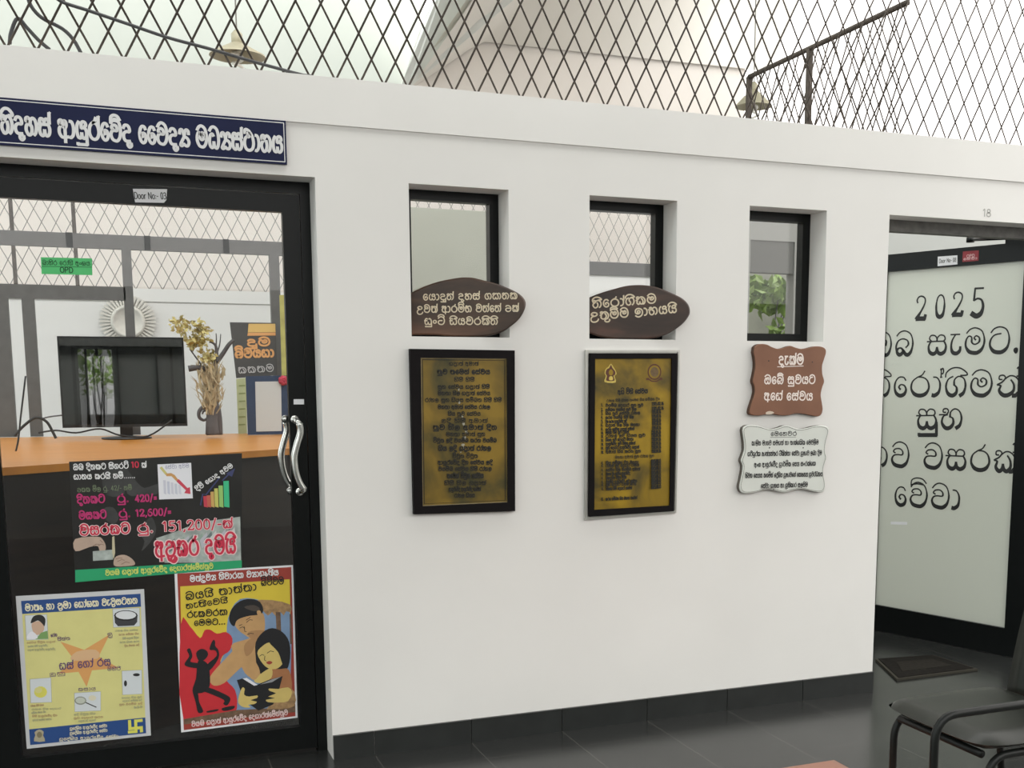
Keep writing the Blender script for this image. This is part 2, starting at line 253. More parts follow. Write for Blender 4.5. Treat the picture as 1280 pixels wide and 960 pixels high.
def _marks(mk, w):
    if mk == 'i': return f"{.06*w},9.6 {.1*w},12 {.34*w},14.2 {.66*w},14.2 {.92*w},12.2 {.97*w},10.6 {.7*w},10.4"
    if mk == 'iv': return f"{.1*w},13 {.2*w},15.4 {.5*w},16.6 {.82*w},15.4 {.9*w},12.6"
    if mk == 'u': return f"{.92*w},3 {.92*w},-1 {.92*w},-3.6|{.92*w},-3.6 {.14*w},-3.6|{.14*w},-3.6 {.14*w},-2.8"
    if mk == 'uu': return f"{.66*w},0 {.5*w},-2.2 {.62*w},-4 {.86*w},-4.2 {1.02*w},-2.4 {.98*w},-1"
    if mk == '/': return f"{.9*w},7.4 {.9*w},10 {.92*w},13.6|{.92*w},13.6 {.97*w},13.4"
    if mk == 'p': return f"{.78*w},13.4 {.84*w},13.8 {.85*w},9.6|{.85*w},13.4 {1.0*w},14.2 {1.08*w},12.8 {1.0*w},11.4 {.87*w},11.6|{.78*w},9.6 {.94*w},9.6"
    if mk == 'x': return f"{.12*w},11.2 {.16*w},14.2 {.4*w},15.4 {.7*w},14.8 {.88*w},12.6|{.12*w},11.6 {.42*w},12.2 {.74*w},11.8"
    if mk == 'R': return f"{.02*w},-.6 {.1*w},-2.6 {.4*w},-3.8 {.8*w},-3.4 {1.0*w},-1.6"
_GC = {}
def _pts(s): return [[tuple(map(float, p.split(','))) for p in st.split()] for st in s.split('|')]
def layout(text):
    """text -> (width, strokes); tokens split by blanks, '_' is a word space, marks hang on with '.'"""
    x, out = 0.0, []
    for tok in text.split():
        if tok == '_': x += 5.2; continue
        base, *mk = tok.split(':')
        if base not in _GC: _GC[base] = (_G[base][0], _pts(_G[base][1]))
        w, st = _GC[base]
        for s in st: out.append([(px + x, py) for px, py in s])
        for m_ in mk:
            for s in _pts(_marks(m_, w)): out.append([(px + x, py) for px, py in s])
        x += w + .7
    return x, out
def smooth(p, n):
    if len(p) < 3 or n < 2: return p
    q = [p[0]] + p + [p[-1]]
    if abs(p[0][0]-p[-1][0]) + abs(p[0][1]-p[-1][1]) < 1e-6: q = [p[-2]] + p + [p[1]]
    o = []
    for i in range(1, len(q)-2):
        a, b, c, d = q[i-1], q[i], q[i+1], q[i+2]
        for k in range(n):
            t = k/n; t2 = t*t; t3 = t2*t
            o.append(tuple(.5*(2*b[j]+(c[j]-a[j])*t+(2*a[j]-5*b[j]+4*c[j]-d[j])*t2+(3*b[j]-a[j]-3*c[j]+d[j])*t3) for j in (0, 1)))
    o.append(p[-1]); return o

# ------------------------------------------------------------------ lettering and printed shapes laid on a plane
class Ink:
    def __init__(s, P, off): s.P = P; s.off = off; s.mb = MB(); s.k = 0
    def lift(s, st=2.5e-5): s.h = getattr(s, 'h', 0) + st; return s.off + s.h
    def poly(s, pts, m, sm=0, conv=None):
        if conv: pts = [conv(*p) for p in pts]
        if sm: pts = smooth(list(pts) + [pts[0]], sm)[:-1]
        d = s.lift(); v = [s.P.w(*s.P.uv(*p), d) for p in pts]
        a = np.array(v); c = a.mean(0)
        s.mb.add(v, [tuple(range(len(v)))], m); return s
    def stroke2(s, uv, wid, m, wf=None):
        """a ribbon through plane coordinates"""
        d = s.lift(5e-6); n = len(uv)
        if n < 2: return
        L, R_ = [], []
        for i in range(n):
            a = uv[max(0, i-1)]; b = uv[min(n-1, i+1)]; tx, ty = b[0]-a[0], b[1]-a[1]; q = math.hypot(tx, ty) or 1e-9
            h = wid/2*(wf[i] if wf else 1)
            ex = 0
            if i == 0: ex = -h*.5
            if i == n-1: ex = h*.5
            cx, cy = uv[i][0]+tx/q*ex, uv[i][1]+ty/q*ex
            L.append(s.P.w(cx-ty/q*h, cy+tx/q*h, d)); R_.append(s.P.w(cx+ty/q*h, cy-tx/q*h, d))
        s.mb.add(L+R_, [(i, n+i, n+i+1, i+1) for i in range(n-1)], m)
    def line(s, pts, wid_px, m, sm=0, conv=None):
        if conv: pts = [conv(*p) for p in pts]
        if sm: pts = smooth(list(pts), sm)
        uv = [s.P.uv(*p) for p in pts]
        x, y = pts[0]; a = s.P.uv(x, y); b = s.P.uv(x, y+1)
        s.stroke2(uv, wid_px*abs(a[1]-b[1]), m)
    def text(s, txt, p0, p1, h_px, weight, m, n=5, contrast=False, conv=None, cs=1.):
        """txt set from p0 to p1 along the baseline; h_px body height in pixels; weight = stroke / body height"""
        if conv: p0, p1 = conv(*p0), conv(*p1)
        a = np.array(s.P.uv(*p0)); b = np.array(s.P.uv(*p1)); W, st = layout(txt)
        mx, my = (p0[0]+p1[0])/2, (p0[1]+p1[1])/2; H = abs(s.P.uv(mx, my)[1]-s.P.uv(mx, my-h_px*cs)[1])/10
        ln = np.linalg.norm(b-a); e = (b-a)/ln; sx_ = ln/W; f = np.array([-e[1], e[0]])
        if f[1] < 0: f = -f
        for q in st:
            q = smooth(q, n)
            uv = [tuple(a + e*(x*sx_) + f*(y*H)) for x, y in q]
            wf = None
            if contrast:
                wf = []
                for i, (x, y) in enumerate(q):
                    x0, y0 = q[max(0, i-1)]; x1, y1 = q[min(len(q)-1, i+1)]; t = abs(x1-x0)/(math.hypot(x1-x0, y1-y0)+1e-9)
                    wf.append(.42 + .75*max(0, min(1, (4.2-y)/3.2))*(.35+.65*t) + .25*(1-t)*max(0, min(1, (9-y)/3)))
            s.stroke2(uv, weight*10*H, m, wf)
        return s
    def done(s, name, parent=None, **k):
        return link(name, s.mb, parent, loc=s.P.o*0 + (np.array(parent['_o']) if parent is not None and '_o' in parent else 0), **k)

# ================================================================== SETTING
WT, LEDGE, HEAD, SILL = 2.436, 2.278, 2.10, 1.56          # wall top, ledge line, head and sill of the openings
TH = .18                                                    # wall thickness
DL, DR = -.54, .683                                         # left door opening
OL, OR_ = 3.11, 4.235                                       # right doorway
WIN = [(1.014, 1.391), (1.717, 2.092), (2.421, 2.792)]
X0, X1 = -2.2, 6.0
m = MB()
xs = sorted([X0, DL, DR, OL, OR_, X1] + [x for w in WIN for x in w])
def solid(xa, xb, za, zb):
    c = (xa+xb)/2; z = (za+zb)/2
    if DL < c < DR and z < HEAD: return False
    if OL < c < OR_ and z < HEAD: return False
    for a, b in WIN:
        if a < c < b and SILL < z < HEAD: return False
    return True
zs = [0, SILL, HEAD, LEDGE]
for i in range(len(xs)-1):
    for j in range(3):
        a, b, c, d = xs[i], xs[i+1], zs[j], zs[j+1]
        if not solid(a, b, c, d): continue
        m.add([(a,0,c),(b,0,c),(b,0,d),(a,0,d)], [(0,1,2,3)], WALL); m.add([(a,TH,c),(b,TH,c),(b,TH,d),(a,TH,d)], [(3,2,1,0)], WALL)
        for (p, q, r, s_) in ((-1, 0, a, 'x'), (1, 0, b, 'x')):
            na = xs[i+p] if 0 <= i+p < len(xs) else None
            if s_ == 'x':
                k = i+p
                if k < 0 or k >= len(xs)-1 or not solid(xs[k], xs[k+1], c, d):
                    m.add([(r,0,c),(r,TH,c),(r,TH,d),(r,0,d)], [(0,1,2,3) if p > 0 else (3,2,1,0)], WALL)
        for p, z_ in ((-1, c), (1, d)):
            k = j+p
            if k < 0 or k > 2 or not solid(a, b, zs[k], zs[k+1]):
                if z_ == LEDGE: continue
                m.add([(a,0,z_),(b,0,z_),(b,TH,z_),(a,TH,z_)], [(0,1,2,3)], WALL)
struct('wall_front', m)
m = MB(); m.box((X0, -.008, LEDGE), (X1, TH+.008, WT), WALL); struct('trim_1', m)      # plaster band that carries the mesh

m = MB()
for a, b in ((X0, DL), (DR, OL), (OR_, X1)):
    x = a; cuts = [a] + [c for c in [.838+.379*k for k in range(-10, 16)] if a+.01 < c < b-.01] + [b]
    for p, q in zip(cuts, cuts[1:]): m.box((p+.0016, -.012, 0), (q-.0016, .004, .093), SKIRT)
struct('baseboard_front', m)
m = MB(); TX0, TX1, TY0, TY1 = 1.21, 2.41, -1.91, -.71          # a terracotta field let into the dark tiles
for q_ in (((-7, TY1), (9, 7)), ((-7, -7), (9, TY0)), ((-7, TY0), (TX0, TY1)), ((TX1, TY0), (9, TY1))): m.add([(q_[0][0], q_[0][1], 0), (q_[1][0], q_[0][1], 0), (q_[1][0], q_[1][1], 0), (q_[0][0], q_[1][1], 0)], [(0,1,2,3)], FLOORM)
m.add([(TX0, TY0, 0), (TX1, TY0, 0), (TX1, TY1, 0), (TX0, TY1, 0)], [(0,1,2,3)], TERRA)
struct('floor', m)
m = MB(); m.add([(-20, -30, -.01), (20, -30, -.01), (20, -7, -.01), (-20, -7, -.01)], [(0,1,2,3)], mat('pale_bounce_plane', (.55, .54, .50), .8, noise=.1, scale=1)); struct('floor_bounce_plane', m)  # pale ground added to brighten the garden mirrored in the monitor and bounce light

# back wall of the rooms, low wall with mesh over it
YB = 4.2
BZ = 2.0
m = MB(); m.box((-3, YB, 0), (3.2, YB+.12, BZ), WHITE); m.box((-3, YB-.012, BZ-.085), (3.2, YB+.132, BZ), WHITE)
m.box((3.2, YB, 0), (4.20, YB+.12, 2.2), WHITE)
struct('wall_back', m)
m = MB(); gsw = mat('grey_garden_side_paint', (.33, .33, .31), .8, noise=.03, scale=2); gsd = mat('dark_grey_transom_paint', (.13, .13, .12), .7, noise=.05, scale=6)
m.box((4.20, YB, 0), (4.93, YB+.12, 2.9), gsw); m.box((5.36, YB, 0), (6.4, YB+.12, 2.9), gsw); m.box((4.93, YB, 2.53), (5.36, YB+.12, 2.9), gsw); m.box((4.93, YB, 0), (5.36, YB+.12, .9), gsw)
m.box((4.93, YB+.01, 2.27), (5.36, YB+.11, 2.53), gsd)
struct('wall_garden_side', m)
m = MB(); m.box((-3, 6, 0), (5.9, 6.15, 4.46), mat('pinkish_far_wall', (.76, .71, .66), .8, noise=.04, scale=1.2)); struct('wall_far', m)
# partition below the side mesh
m = MB(); m.box((3.12, TH+.013, 2.31), (3.2, 1.37, WT-.006), WHITE); struct('beam_2', m)
# room behind the right doorway
m = MB(); m.box((4.72, 2.3, 0), (7.0, 2.4, 2.7), mat('shade_grey_inner_wall', (.40, .41, .39), .8, noise=.03, scale=2)); struct('wall_vestibule', m)  # grey in its colour stands in for shade, as no roof covers it
# roof pieces seen over the wall
m = MB()
lw = mat('pale_sky_block_paint', (.80, .82, .78), .85, noise=.02, scale=1)
A6 = lambda x, y: at(x, y, 5.96)
gab = mat('pale_green_gable_paint', (.60, .635, .585), .85, noise=.03, scale=1)
p_ = [A6(-140, 230), A6(520, 112), A6(505, 106), A6(560, -120), A6(-140, -120)]
m.prism(p_, (0, .03, 0), gab); struct('wall_gable', m)
m = MB(); bw = mat('white_beam_paint', (.86, .87, .83), .8, noise=.02, scale=1)
m.prism([at(502, 106, 5.9), at(511, 110, 5.9), at(690, -40, 4.6), at(575, -70, 4.6), at(528, 30, 5.4)], (0, .03, 0), bw); struct('beam_1', m)
m = MB(); gw = mat('shaded_roof_boards', (.80, .77, .71), .85, noise=.03, scale=2)
bot = [at(512 + (960-512)*t, 112 - 60*min(1, t/.2) + max(0, t-.2)*46, 5.97) for t in np.linspace(0, 1, 25)]
top = [at(640 + 390*t, -70, 4.0 + 1.9*min(1, (t/.8))**1.3) for t in np.linspace(0, 1, 25)]      # curve added so the boards grade smoothly from shade to bright
m.add(bot+top, [(i, i+1, 26+i, 25+i) for i in range(24)], gw, True); m.add([p + np.array([0, .05, .06]) for p in bot+top], [(25+i, 26+i, i+1, i) for i in range(24)], gw, True)
struct('roof', m)

m = MB(); m.box((-4, 1.5, 4.75), (6.8, 4.6, 4.83), lw); struct('sky_block_rooms', m)  # unseen slab added over the rooms to cut their sky light
# side opposite the wall: added sky-blocking slab and the facing rooms, behind the viewer
m = MB(); m.box((-6, -3.7, 3.5), (4.4, -.85, 3.6), lw); struct('sky_block_corridor', m)  # unseen slab added to hold part of the sky off the wall
YO = -6.5
ow = mat('grey_green_facing_wall', (.26, .27, .25), .8, noise=.08, scale=2)
VY_ = 2*2.05-YO                                            # where the facing wall stands in the monitor's reflection
ax, az = at(108, 445, VY_)[0], at(108, 445, VY_)[2]; bx_, bz = at(144, 518, VY_)[0], at(144, 518, VY_)[2]
m = MB(); m.box((-7, YO-.15, 0), (ax, YO, 2.2), ow); m.box((bx_, YO-.15, 0), (9, YO, 2.2), ow); m.box((ax, YO-.15, az), (bx_, YO, 2.2), ow); m.box((ax, YO-.15, 0), (bx_, YO, bz), ow)
struct('wall_opposite', m)
w4 = empty('window_4', ((ax+bx_)/2, YO, bz), kind='structure'); m = MB()
wv = lambda x, y: at(x, y, VY_)
for x0, x1, y0, y1 in ((72, 236, 432, 444), (106, 108, 444, 532), (144, 151, 432, 540), (100, 236, 519, 532), (193, 200, 432, 520), (117, 119, 445, 518), (127.5, 128.6, 445, 518)):
    p, q = wv(x0, y0), wv(x1, y1); m.box((p[0], YO-.02, q[2]), (q[0], YO+.04, p[2]), FRAME)
link('window_frame', m, w4)

# ------------------------------------------------------------------ windows in the wall
def window(i, a, b, pane):
    r = empty(f'window_{i}', ((a+b)/2, .12, SILL), kind='structure'); m = MB(); t = .036; y0, y1 = .12, .165
    m.box((a, y0, HEAD-t), (b, y1, HEAD), FRAME); m.box((a, y0, SILL), (b, y1, SILL+t), FRAME)
    m.box((a, y0, SILL+t), (a+t, y1, HEAD-t), FRAME); m.box((b-t, y0, SILL+t), (b, y1, HEAD-t), FRAME)
    link('window_frame', m, r)
    m = MB(); m.box((a+t-.004, .140, SILL+t-.004), (b-t+.004, .145, HEAD-t+.004), pane); link('glass_pane', m, r)
for i, (a, b) in enumerate(WIN): window(i+1, a, b, GLASS)

# ------------------------------------------------------------------ left glass door
d1 = empty('door_1', ((DL+DR)/2, .14, 0), kind='structure')
m = MB(); m.box((DL, .12, 0), (DL+.03, .17, HEAD-.04), FRAME); m.box((DR-.035, .12, 0), (DR, .17, HEAD-.04), FRAME); m.box((DL, .12, HEAD-.04), (DR, .17, HEAD), FRAME)
link('door_frame', m, d1)
m = MB(); ZG0, ZG1, XG0, XG1 = .10, 1.994, -.365, .585
m.box((DL+.032, .128, .012), (XG0, .160, HEAD-.043), FRAME); m.box((XG1, .128, .012), (DR-.037, .160, HEAD-.043), FRAME)
m.box((XG0, .128, .012), (XG1, .160, ZG0), FRAME); m.box((XG0, .128, ZG1), (XG1, .160, HEAD-.043), FRAME)
dl1 = link('door_leaf_frame', m, d1)
m = MB(); m.box((XG0-.004, .146, ZG0-.004), (XG1+.004, .151, ZG1+.004), GLASS); link('glass_pane', m, dl1)
def handle(side):
    y0 = .128 if side < 0 else .160; y = y0 + side*.055
    pts_px = [(374, 529), (375.5, 540), (371, 556), (368, 571), (369.5, 588), (374, 602), (380, 612)]
    P = YP(.075); c = [P.hit(*p) for p in smooth(pts_px, 4)]
    if side > 0: c = [p + np.array([-.028, 0, .0]) for p in c]
    c = [np.array([p[0], y, p[2]]) for p in c]
    mm = MB(); r = [.0125]*len(c); mm.tube(c, r, CHROME, 10)
    for p in (c[0], c[-1]):
        mm.tube([np.array([p[0]-.008, y0, p[2]+.012*(1 if p is c[0] else -1)]), np.array([p[0]-.006, (y0+y)/2, p[2]+.008*(1 if p is c[0] else -1)]), p], .009, CHROME, 10)
        mm.lathe([(0, 0), (.015, 0), (.015, .006), (0, .006)], (p[0]-.008, y0, p[2]+.012*(1 if p is c[0] else -1)), CHROME, 14, (0, side, 0))
    link('door_handle', mm, dl1)
handle(-1); handle(1)

# ------------------------------------------------------------------ right doorway, frosted door standing open
d2 = empty('door_2', (4.19, .14, 0), kind='structure')
m = MB(); hg = mat('grey_head_frame', (.11, .105, .095), .6, noise=.35, scale=25)
m.box((OL, .12, HEAD-.05), (OR_, .17, HEAD), hg); m.box((OR_-.04, .12, 0), (OR_, .17, HEAD-.05), FRAME)
link('door_frame', m, d2)
LEAF = Plane((4.185, .178, 0), (-.3107, .9505, 0))
def lf(px, py): return LEAF.uv(px, py)
m = MB(); L1 = .99; T0, T1 = -.02, .02
m.pbox(LEAF, 0, L1, .003, .145, T0, T1, FRAME); m.pbox(LEAF, 0, L1, 1.972, 2.062, T0, T1, FRAME); m.pbox(LEAF, 0, .115, .145, 1.972, T0, T1, FRAME); m.pbox(LEAF, L1-.09, L1, .145, 1.972, T0, T1, FRAME)
dl2 = link('door_leaf_frame', m, d2)
m = MB(); m.pbox(LEAF, .111, L1-.086, .141, 1.976, -.004, .004, FROST); link('glass_pane', m, dl2)
m = MB()   # closer arm over the leaf
P0 = LEAF.w(.10, 2.078, 0); m.pbox(LEAF, .03, .22, 2.062, 2.092, -.02, .02, FRAME)
a_ = at(1214, 299, .42); b_ = at(1290, 293, .20); c_ = at(1214, 299, .42)
m.tube([at(1213, 300, .55), at(1247, 295, .19)], .008, FRAME, 6); m.tube([at(1213, 300, .55), LEAF.w(.14, 2.085, 0)], .008, FRAME, 6)
m.lathe([(0, -.012), (.02, -.012), (.02, .012), (0, .012)], at(1213, 300, .55), FRAME, 12)
link('door_closer', m, d2)

# ------------------------------------------------------------------ wire mesh
GALV = mat('grey_galvanised_wire', (.22, .21, .19), .6, noise=.2, scale=40)
def mesh_screen(name, P, u0, u1, v0, v1, du, dv, t, props, parent=None, wm=None):
    mb = MB(); k = du/dv
    def segment(c, sgn):
        # u = c + sgn*k*v
        pts = []
        ua, ub = c+sgn*k*v0, c+sgn*k*v1; va, vb = v0, v1
        if ua > ub: ua, ub, va, vb = ub, ua, vb, va
        if ub <= u0 or ua >= u1: return
        if ua < u0: va += (u0-ua)/(ub-ua)*(vb-va); ua = u0
        if ub > u1: vb = va + (u1-ua)/(ub-ua)*(vb-va); ub = u1
        a = P.w(ua, va, sgn*t*.4); b = P.w(ub, vb, sgn*t*.4); mb.tube([a, b], t/2, wm or WIRE, 4)
    n0 = int((u0-k*v1)/du)-2; n1 = int((u1+k*v1)/du)+2
    for i in range(n0, n1+1): segment(i*du, 1); segment(i*du, -1)
    return link(name, mb, parent, **props)
P = Plane((0, .03, WT), (1, 0, 0))
ms = empty('wire_mesh_screen', (2, .03, WT), 'rusty diamond wire mesh standing along the top of the white wall', 'wire mesh')
mesh_screen('wire_netting', P, X0, X1, 0, 1.15, .0855, .166, .0074, {}, ms)
m = MB(); m.box((X0, .02, WT+1.15), (X1, .045, WT+1.18), WIRE)
for x in (X0+.02, X1-.02): m.box((x-.012, .02, WT), (x+.012, .045, WT+1.15), WIRE)
link('top_rail', m, ms)
P = Plane((3.2, .05, WT), (0, 1, 0))
ss = empty('wire_mesh_screen', (3.2, .6, WT), 'receding side mesh with a sloping brown top rail and posts, over the room corner', 'wire mesh')
mesh_screen('wire_netting', P, .01, 1.30, 0, .56, .0855, .166, .0078, {}, ss)
e0 = at(938, 95, 1.34); m = MB()
m.tube([(3.2, .05, 2.985), (3.2, 1.345, 2.985)], .013, WIRE, 8); link('top_rail', m, ss)
for y in (.78, 1.345):
    m = MB(); m.box((3.188, y-.012, WT), (3.212, y+.012, 2.985), WIRE); link('post', m, ss)
P = Plane((0, YB+.06, BZ), (1, 0, 0))
bs = empty('wire_mesh_screen', (0, YB+.06, BZ), 'distant wire mesh above the back wall, seen through the glass door', 'wire mesh')
mesh_screen('wire_netting', P, -3, 4.2, 0, 1.2, .0855, .166, .0045, {}, bs, GALV)
for x in (-.56, -.19):
    m = MB(); m.box((x-.012, YB+.03, BZ), (x+.012, YB+.05, BZ+1.2), WIRE); link('post', m, bs)
m = MB(); m.box((3.2, YB-.02, 2.2), (4.2, YB+.1, 2.30), GREYF); link('bottom_rail', m, bs)

# ================================================================== THINGS ON THE WALL
Y0 = YP(0.0)
navy = mat('navy_sign_paint', (.013, .017, .055), .5, noise=.1, scale=10, spec=.15)
offw = mat('off_white_lettering', (.72, .72, .72), .6, noise=.03, scale=30)
# ---- long name board over the door
b = empty('sign_board', (.1, 0, 2.133), 'long navy blue board with white lettering mounted over the glass door', 'sign')
m = MB(); m.box((-1.0, -.012, 2.134), (.588, -.0004, 2.2775), navy); link('board', m, b)
S = YP(-.012); k = Ink(S, .0006)
for a_, b_ in (((-.99, 2.142), (.581, 2.142)), ((-.99, 2.270), (.581, 2.270)), ((.581, 2.1415), (.581, 2.2705))): k.stroke2([a_, b_], .0028, offw)
k.done('border_line', b)
k = Ink(S, .0008)
k.text("n:i d h s:/ _ a aa y:u r:/ e v:x d _ e e v d Y _ m dh Y s:/ th aa n y", (1.5, 166), (354.5, 191), 20.5, .19, offw, 8); k.done('lettering', b)

# ---- wooden slabs standing in the first two windows
def wood(name, a_, b_, c_): return ramp_mat(name, [(.25, a_), (.5, b_), (.75, c_)], 3.2, .38, 0, (1.2, 1, 5), 7, dist=.6)
cream = mat('cream_carved_paint', (.70, .60, .43), .6, noise=.1, scale=40)
def slab(lab, pl, outline, wm, lines, sx_=1.0):
    t = .03
    c0 = pl.hit(*outline[0]); r = empty('wooden_sign', (c0[0]+.2, c0[1]-.06, SILL), lab, 'sign')
    pts = smooth([tuple(p) for p in outline], 4)
    uv = [pl.uv(*p) for p in pts]; umin = pl.uv_min
    uv = [(max(u, umin), max(v, SILL+.003)) for u, v in uv]
    n = len(uv); cu = sum(u for u, v in uv)/n; cv = sum(v for u, v in uv)/n
    ins = [(cu+(u-cu)*.97, cv+(v-cv)*.95) for u, v in uv]
    A = [pl.w(u, v, 0) for u, v in ins]; B = [pl.w(u, v, -.007) for u, v in uv]; D = [pl.w(u, v, -t) for u, v in uv]
    m = MB(); m.add(A+B+D, [tuple(range(n))] + [tuple(range(3*n-1, 2*n-1, -1))], wm)
    m.add(A+B+D, [(i, n+i, n+(i+1) % n, (i+1) % n) for i in range(n)] + [(n+i, 2*n+i, 2*n+(i+1) % n, n+(i+1) % n) for i in range(n)], wm)
    link('slab', m, r)
    k = Ink(pl, .0006)
    for l in lines: k.text(l[0], l[1], l[2], l[3], l[4], cream, 6)
    k.done('lettering', r); return r
c1 = lambda x, y: (510+x/8.533, 340+y/8.533)
pl = Plane((1.392, -.038, 0), (1.392-1.02, -.038-.085, 0)); pl.uv_min = -(math.hypot(.372, .123)) + .004
if pl.ux[0] < 0: pl.ux = -pl.ux
ol1 = [c1(*p) for p in [(20, 235), (60, 205), (180, 150), (310, 105), (430, 78), (560, 58), (680, 58), (800, 85), (960, 128), (1100, 185), (1190, 235), (1245, 295), (1255, 360), (1225, 440), (1175, 510), (1100, 575), (1010, 635), (900, 670), (760, 690), (600, 692), (450, 685), (320, 672), (180, 668), (60, 672), (20, 675)]]
slab('dark oval wooden slab with three lines of cream carved lettering in the first window', pl, ol1, wood('dark_rosewood', (.017, .0095, .0065), (.048, .026, .015), (.115, .054, .03)), [
    ("e y aa d:u n:/ _ d h s:/ _ g N n k", c1(160, 300), c1(1175, 285), 7.2, .2),
    ("u_ v t:/ _ a aa r m:iv bh _ v n:/ e n:/ _ e_ k:/", c1(95, 432), c1(1190, 420), 7.4, .2),
    ("p:u mm c:iv _ p:i y v r k:i n:i", c1(175, 560), c1(965, 560), 7.4, .2)])
c2 = lambda x, y: (730+x/9.48, 355+y/9.48)
pl = Plane((2.092, -.036, 0), (2.092-1.722, -.036-.085, 0)); pl.uv_min = -(math.hypot(.370, .121)) + .004
ol2 = [c2(*p) for p in [(20, 185), (70, 155), (200, 105), (350, 60), (500, 22), (650, 10), (800, 22), (920, 55), (1050, 110), (1160, 165), (1230, 230), (1258, 300), (1250, 365), (1200, 440), (1130, 505), (1050, 560), (960, 605), (850, 635), (700, 652), (500, 655), (300, 640), (180, 620), (70, 580), (20, 560)]]
slab('dark wooden slab with two lines of large cream lettering in the middle window', pl, ol2, wood('brown_rosewood', (.016, .010, .0075), (.046, .025, .017), (.10, .045, .03)), [
    ("n:i e r aa:/ g:i k m", c2(100, 285), c2(870, 222), 9.0, .2),
    ("u_ t:uu m:x m _ l aa bh y y:i", c2(75, 430), c2(1110, 335), 9.0, .2)])

# ---- framed brass plaques
brass = ramp_mat('tarnished_brass', [(.36, (.030, .033, .014)), (.46, (.085, .066, .016)), (.55, (.17, .11, .016)), (.66, (.27, .17, .02))], 4.2, .42, .25, (1, 1, 1), 6, dist=.4)
brass2 = ramp_mat('yellowed_brass', [(.36, (.045, .040, .014)), (.45, (.15, .10, .012)), (.54, (.27, .17, .010)), (.66, (.38, .24, .012))], 4.6, .42, .25, (1, 1, 1), 6, dist=.4)
fr_m = mat('blackish_frame_wood', (.008, .0065, .007), .6, noise=.2, scale=20, spec=.1)
etch = mat('dark_engraving', (.010, .009, .004), .6)
edge_m = mat('worn_brass_edge', (.30, .24, .13), .45, .3, noise=.3, scale=30)
silver = mat('silver_frame_edge', (.60, .59, .55), .3, .7, noise=.1, scale=12)
def ring(mb, P, o, i, d0, d1, m):
    ou = [P.uv(*p) for p in o]; iu = [P.uv(*p) for p in i]
    f = [P.w(u, v, d1) for u, v in ou] + [P.w(u, v, d1) for u, v in iu] + [P.w(u, v, d0) for u, v in ou] + [P.w(u, v, d0) for u, v in iu]
    n = len(o)
    mb.add(f, [q for k in range(n) for q in ((k, (k+1) % n, n+(k+1) % n, n+k), (2*n+k, 2*n+(k+1) % n, (k+1) % n, k), (n+k, n+(k+1) % n, 3*n+(k+1) % n, 3*n+k))], m)
def slabq(mb, P, o, d0, d1, m):
    v = [P.w(*P.uv(*p), d) for d in (d1, d0) for p in o]; n = len(o)
    mb.add(v, [tuple(range(n)), tuple(range(2*n-1, n-1, -1))] + [(k, n+k, n+(k+1) % n, (k+1) % n) for k in range(n)], m)
PF = YP(-.022)
r = empty('plaque', (1.2, 0, .95), 'black framed tarnished brass plaque with centred lines, under the first window', 'plaque')
o = [(512.5, 436), (643.5, 438), (644, 639), (517.5, 643)]; i_ = [(526, 447), (634, 448), (635, 628), (528.5, 633)]
m = MB(); ring(m, PF, o, i_, -.0215, 0, fr_m); link('frame', m, r)
m = MB(); slabq(m, PF, [(525, 446), (635, 447), (636, 629), (527.5, 634)], -.016, -.008, brass); bp_ = link('brass_plate', m, r)
k = Ink(PF, -.0072)
q = lambda x, y: (510+x/8.73, 430+y/8.73)
ii = [(528.6, 449.6), (631.6, 450.4), (632.2, 625.6), (531, 630)]
k.line(ii + [ii[0]], 1.0, etch)
k2 = Ink(PF, -.0074)
k2.line([(526.6, 447.6), (634, 448.4)], 1.3, edge_m); k2.line([(526.8, 448), (529, 632.5)], 1.3, edge_m); k2.line([(634, 449), (635, 628)], .9, edge_m); k2.line([(529, 632.6), (635, 627.8)], 1.3, edge_m)
words = ["v y m:x b", "p L aa t:/", "a aa y:u r:/ e v:x d", "e d p aa r:/", "t e m n:/", "t:u v", "s:u bh", "r aa:/ h l", "m h t aa", "n:i l", "a m aa t:/", "g:i y", "e s:/ v y", "v:iv v:u t", "k r n", "d:i n", "l d:i", "p:i y s", "h:i m:i", "s m:x b n"]
def wl(seed, n):
    rr = random.Random(seed); return " _ ".join(rr.choice(words) for _ in range(n))
rows = [(455, 780, 215, .16, 2), (325, 905, 308, .26, 3), (510, 735, 390, .16, 2), (330, 900, 468, .2, 4), (330, 905, 538, .2, 4), (190, 1030, 612, .17, 6), (330, 905, 688, .2, 4), (440, 800, 762, .17, 3), (365, 880, 838, .17, 3), (275, 980, 915, .24, 4)]
for a_, b_, y, wgt, n in rows: k.text(wl(y, n), q(a_, y+20), q(b_, y+20), 4.0 if wgt < .24 else 4.8, wgt+.06, etch, 2)
q2 = lambda x, y: (510+x/8.73, 535+y/8.73)
for a_, b_, y, wgt, n in [(420, 850, 70, .17, 3), (280, 975, 138, .2, 5), (335, 915, 228, .24, 4), (490, 770, 308, .17, 2), (330, 930, 378, .22, 4), (335, 920, 448, .2, 4), (430, 830, 528, .24, 3), (400, 860, 602, .18, 3), (450, 800, 670, .17, 3), (510, 735, 738, .18, 2)]:
    k.text(wl(y+7, n), q2(a_, y+20), q2(b_, y+18), 4.0 if wgt < .24 else 4.8, wgt+.06, etch, 2)
k.done('engraved_lettering', r); k2.done('plate_edge', r)
k3 = Ink(PF, -.0070); pale = mat('pale_corrosion', (.36, .34, .26), .7, noise=.3, scale=60)
rr = random.Random(3)
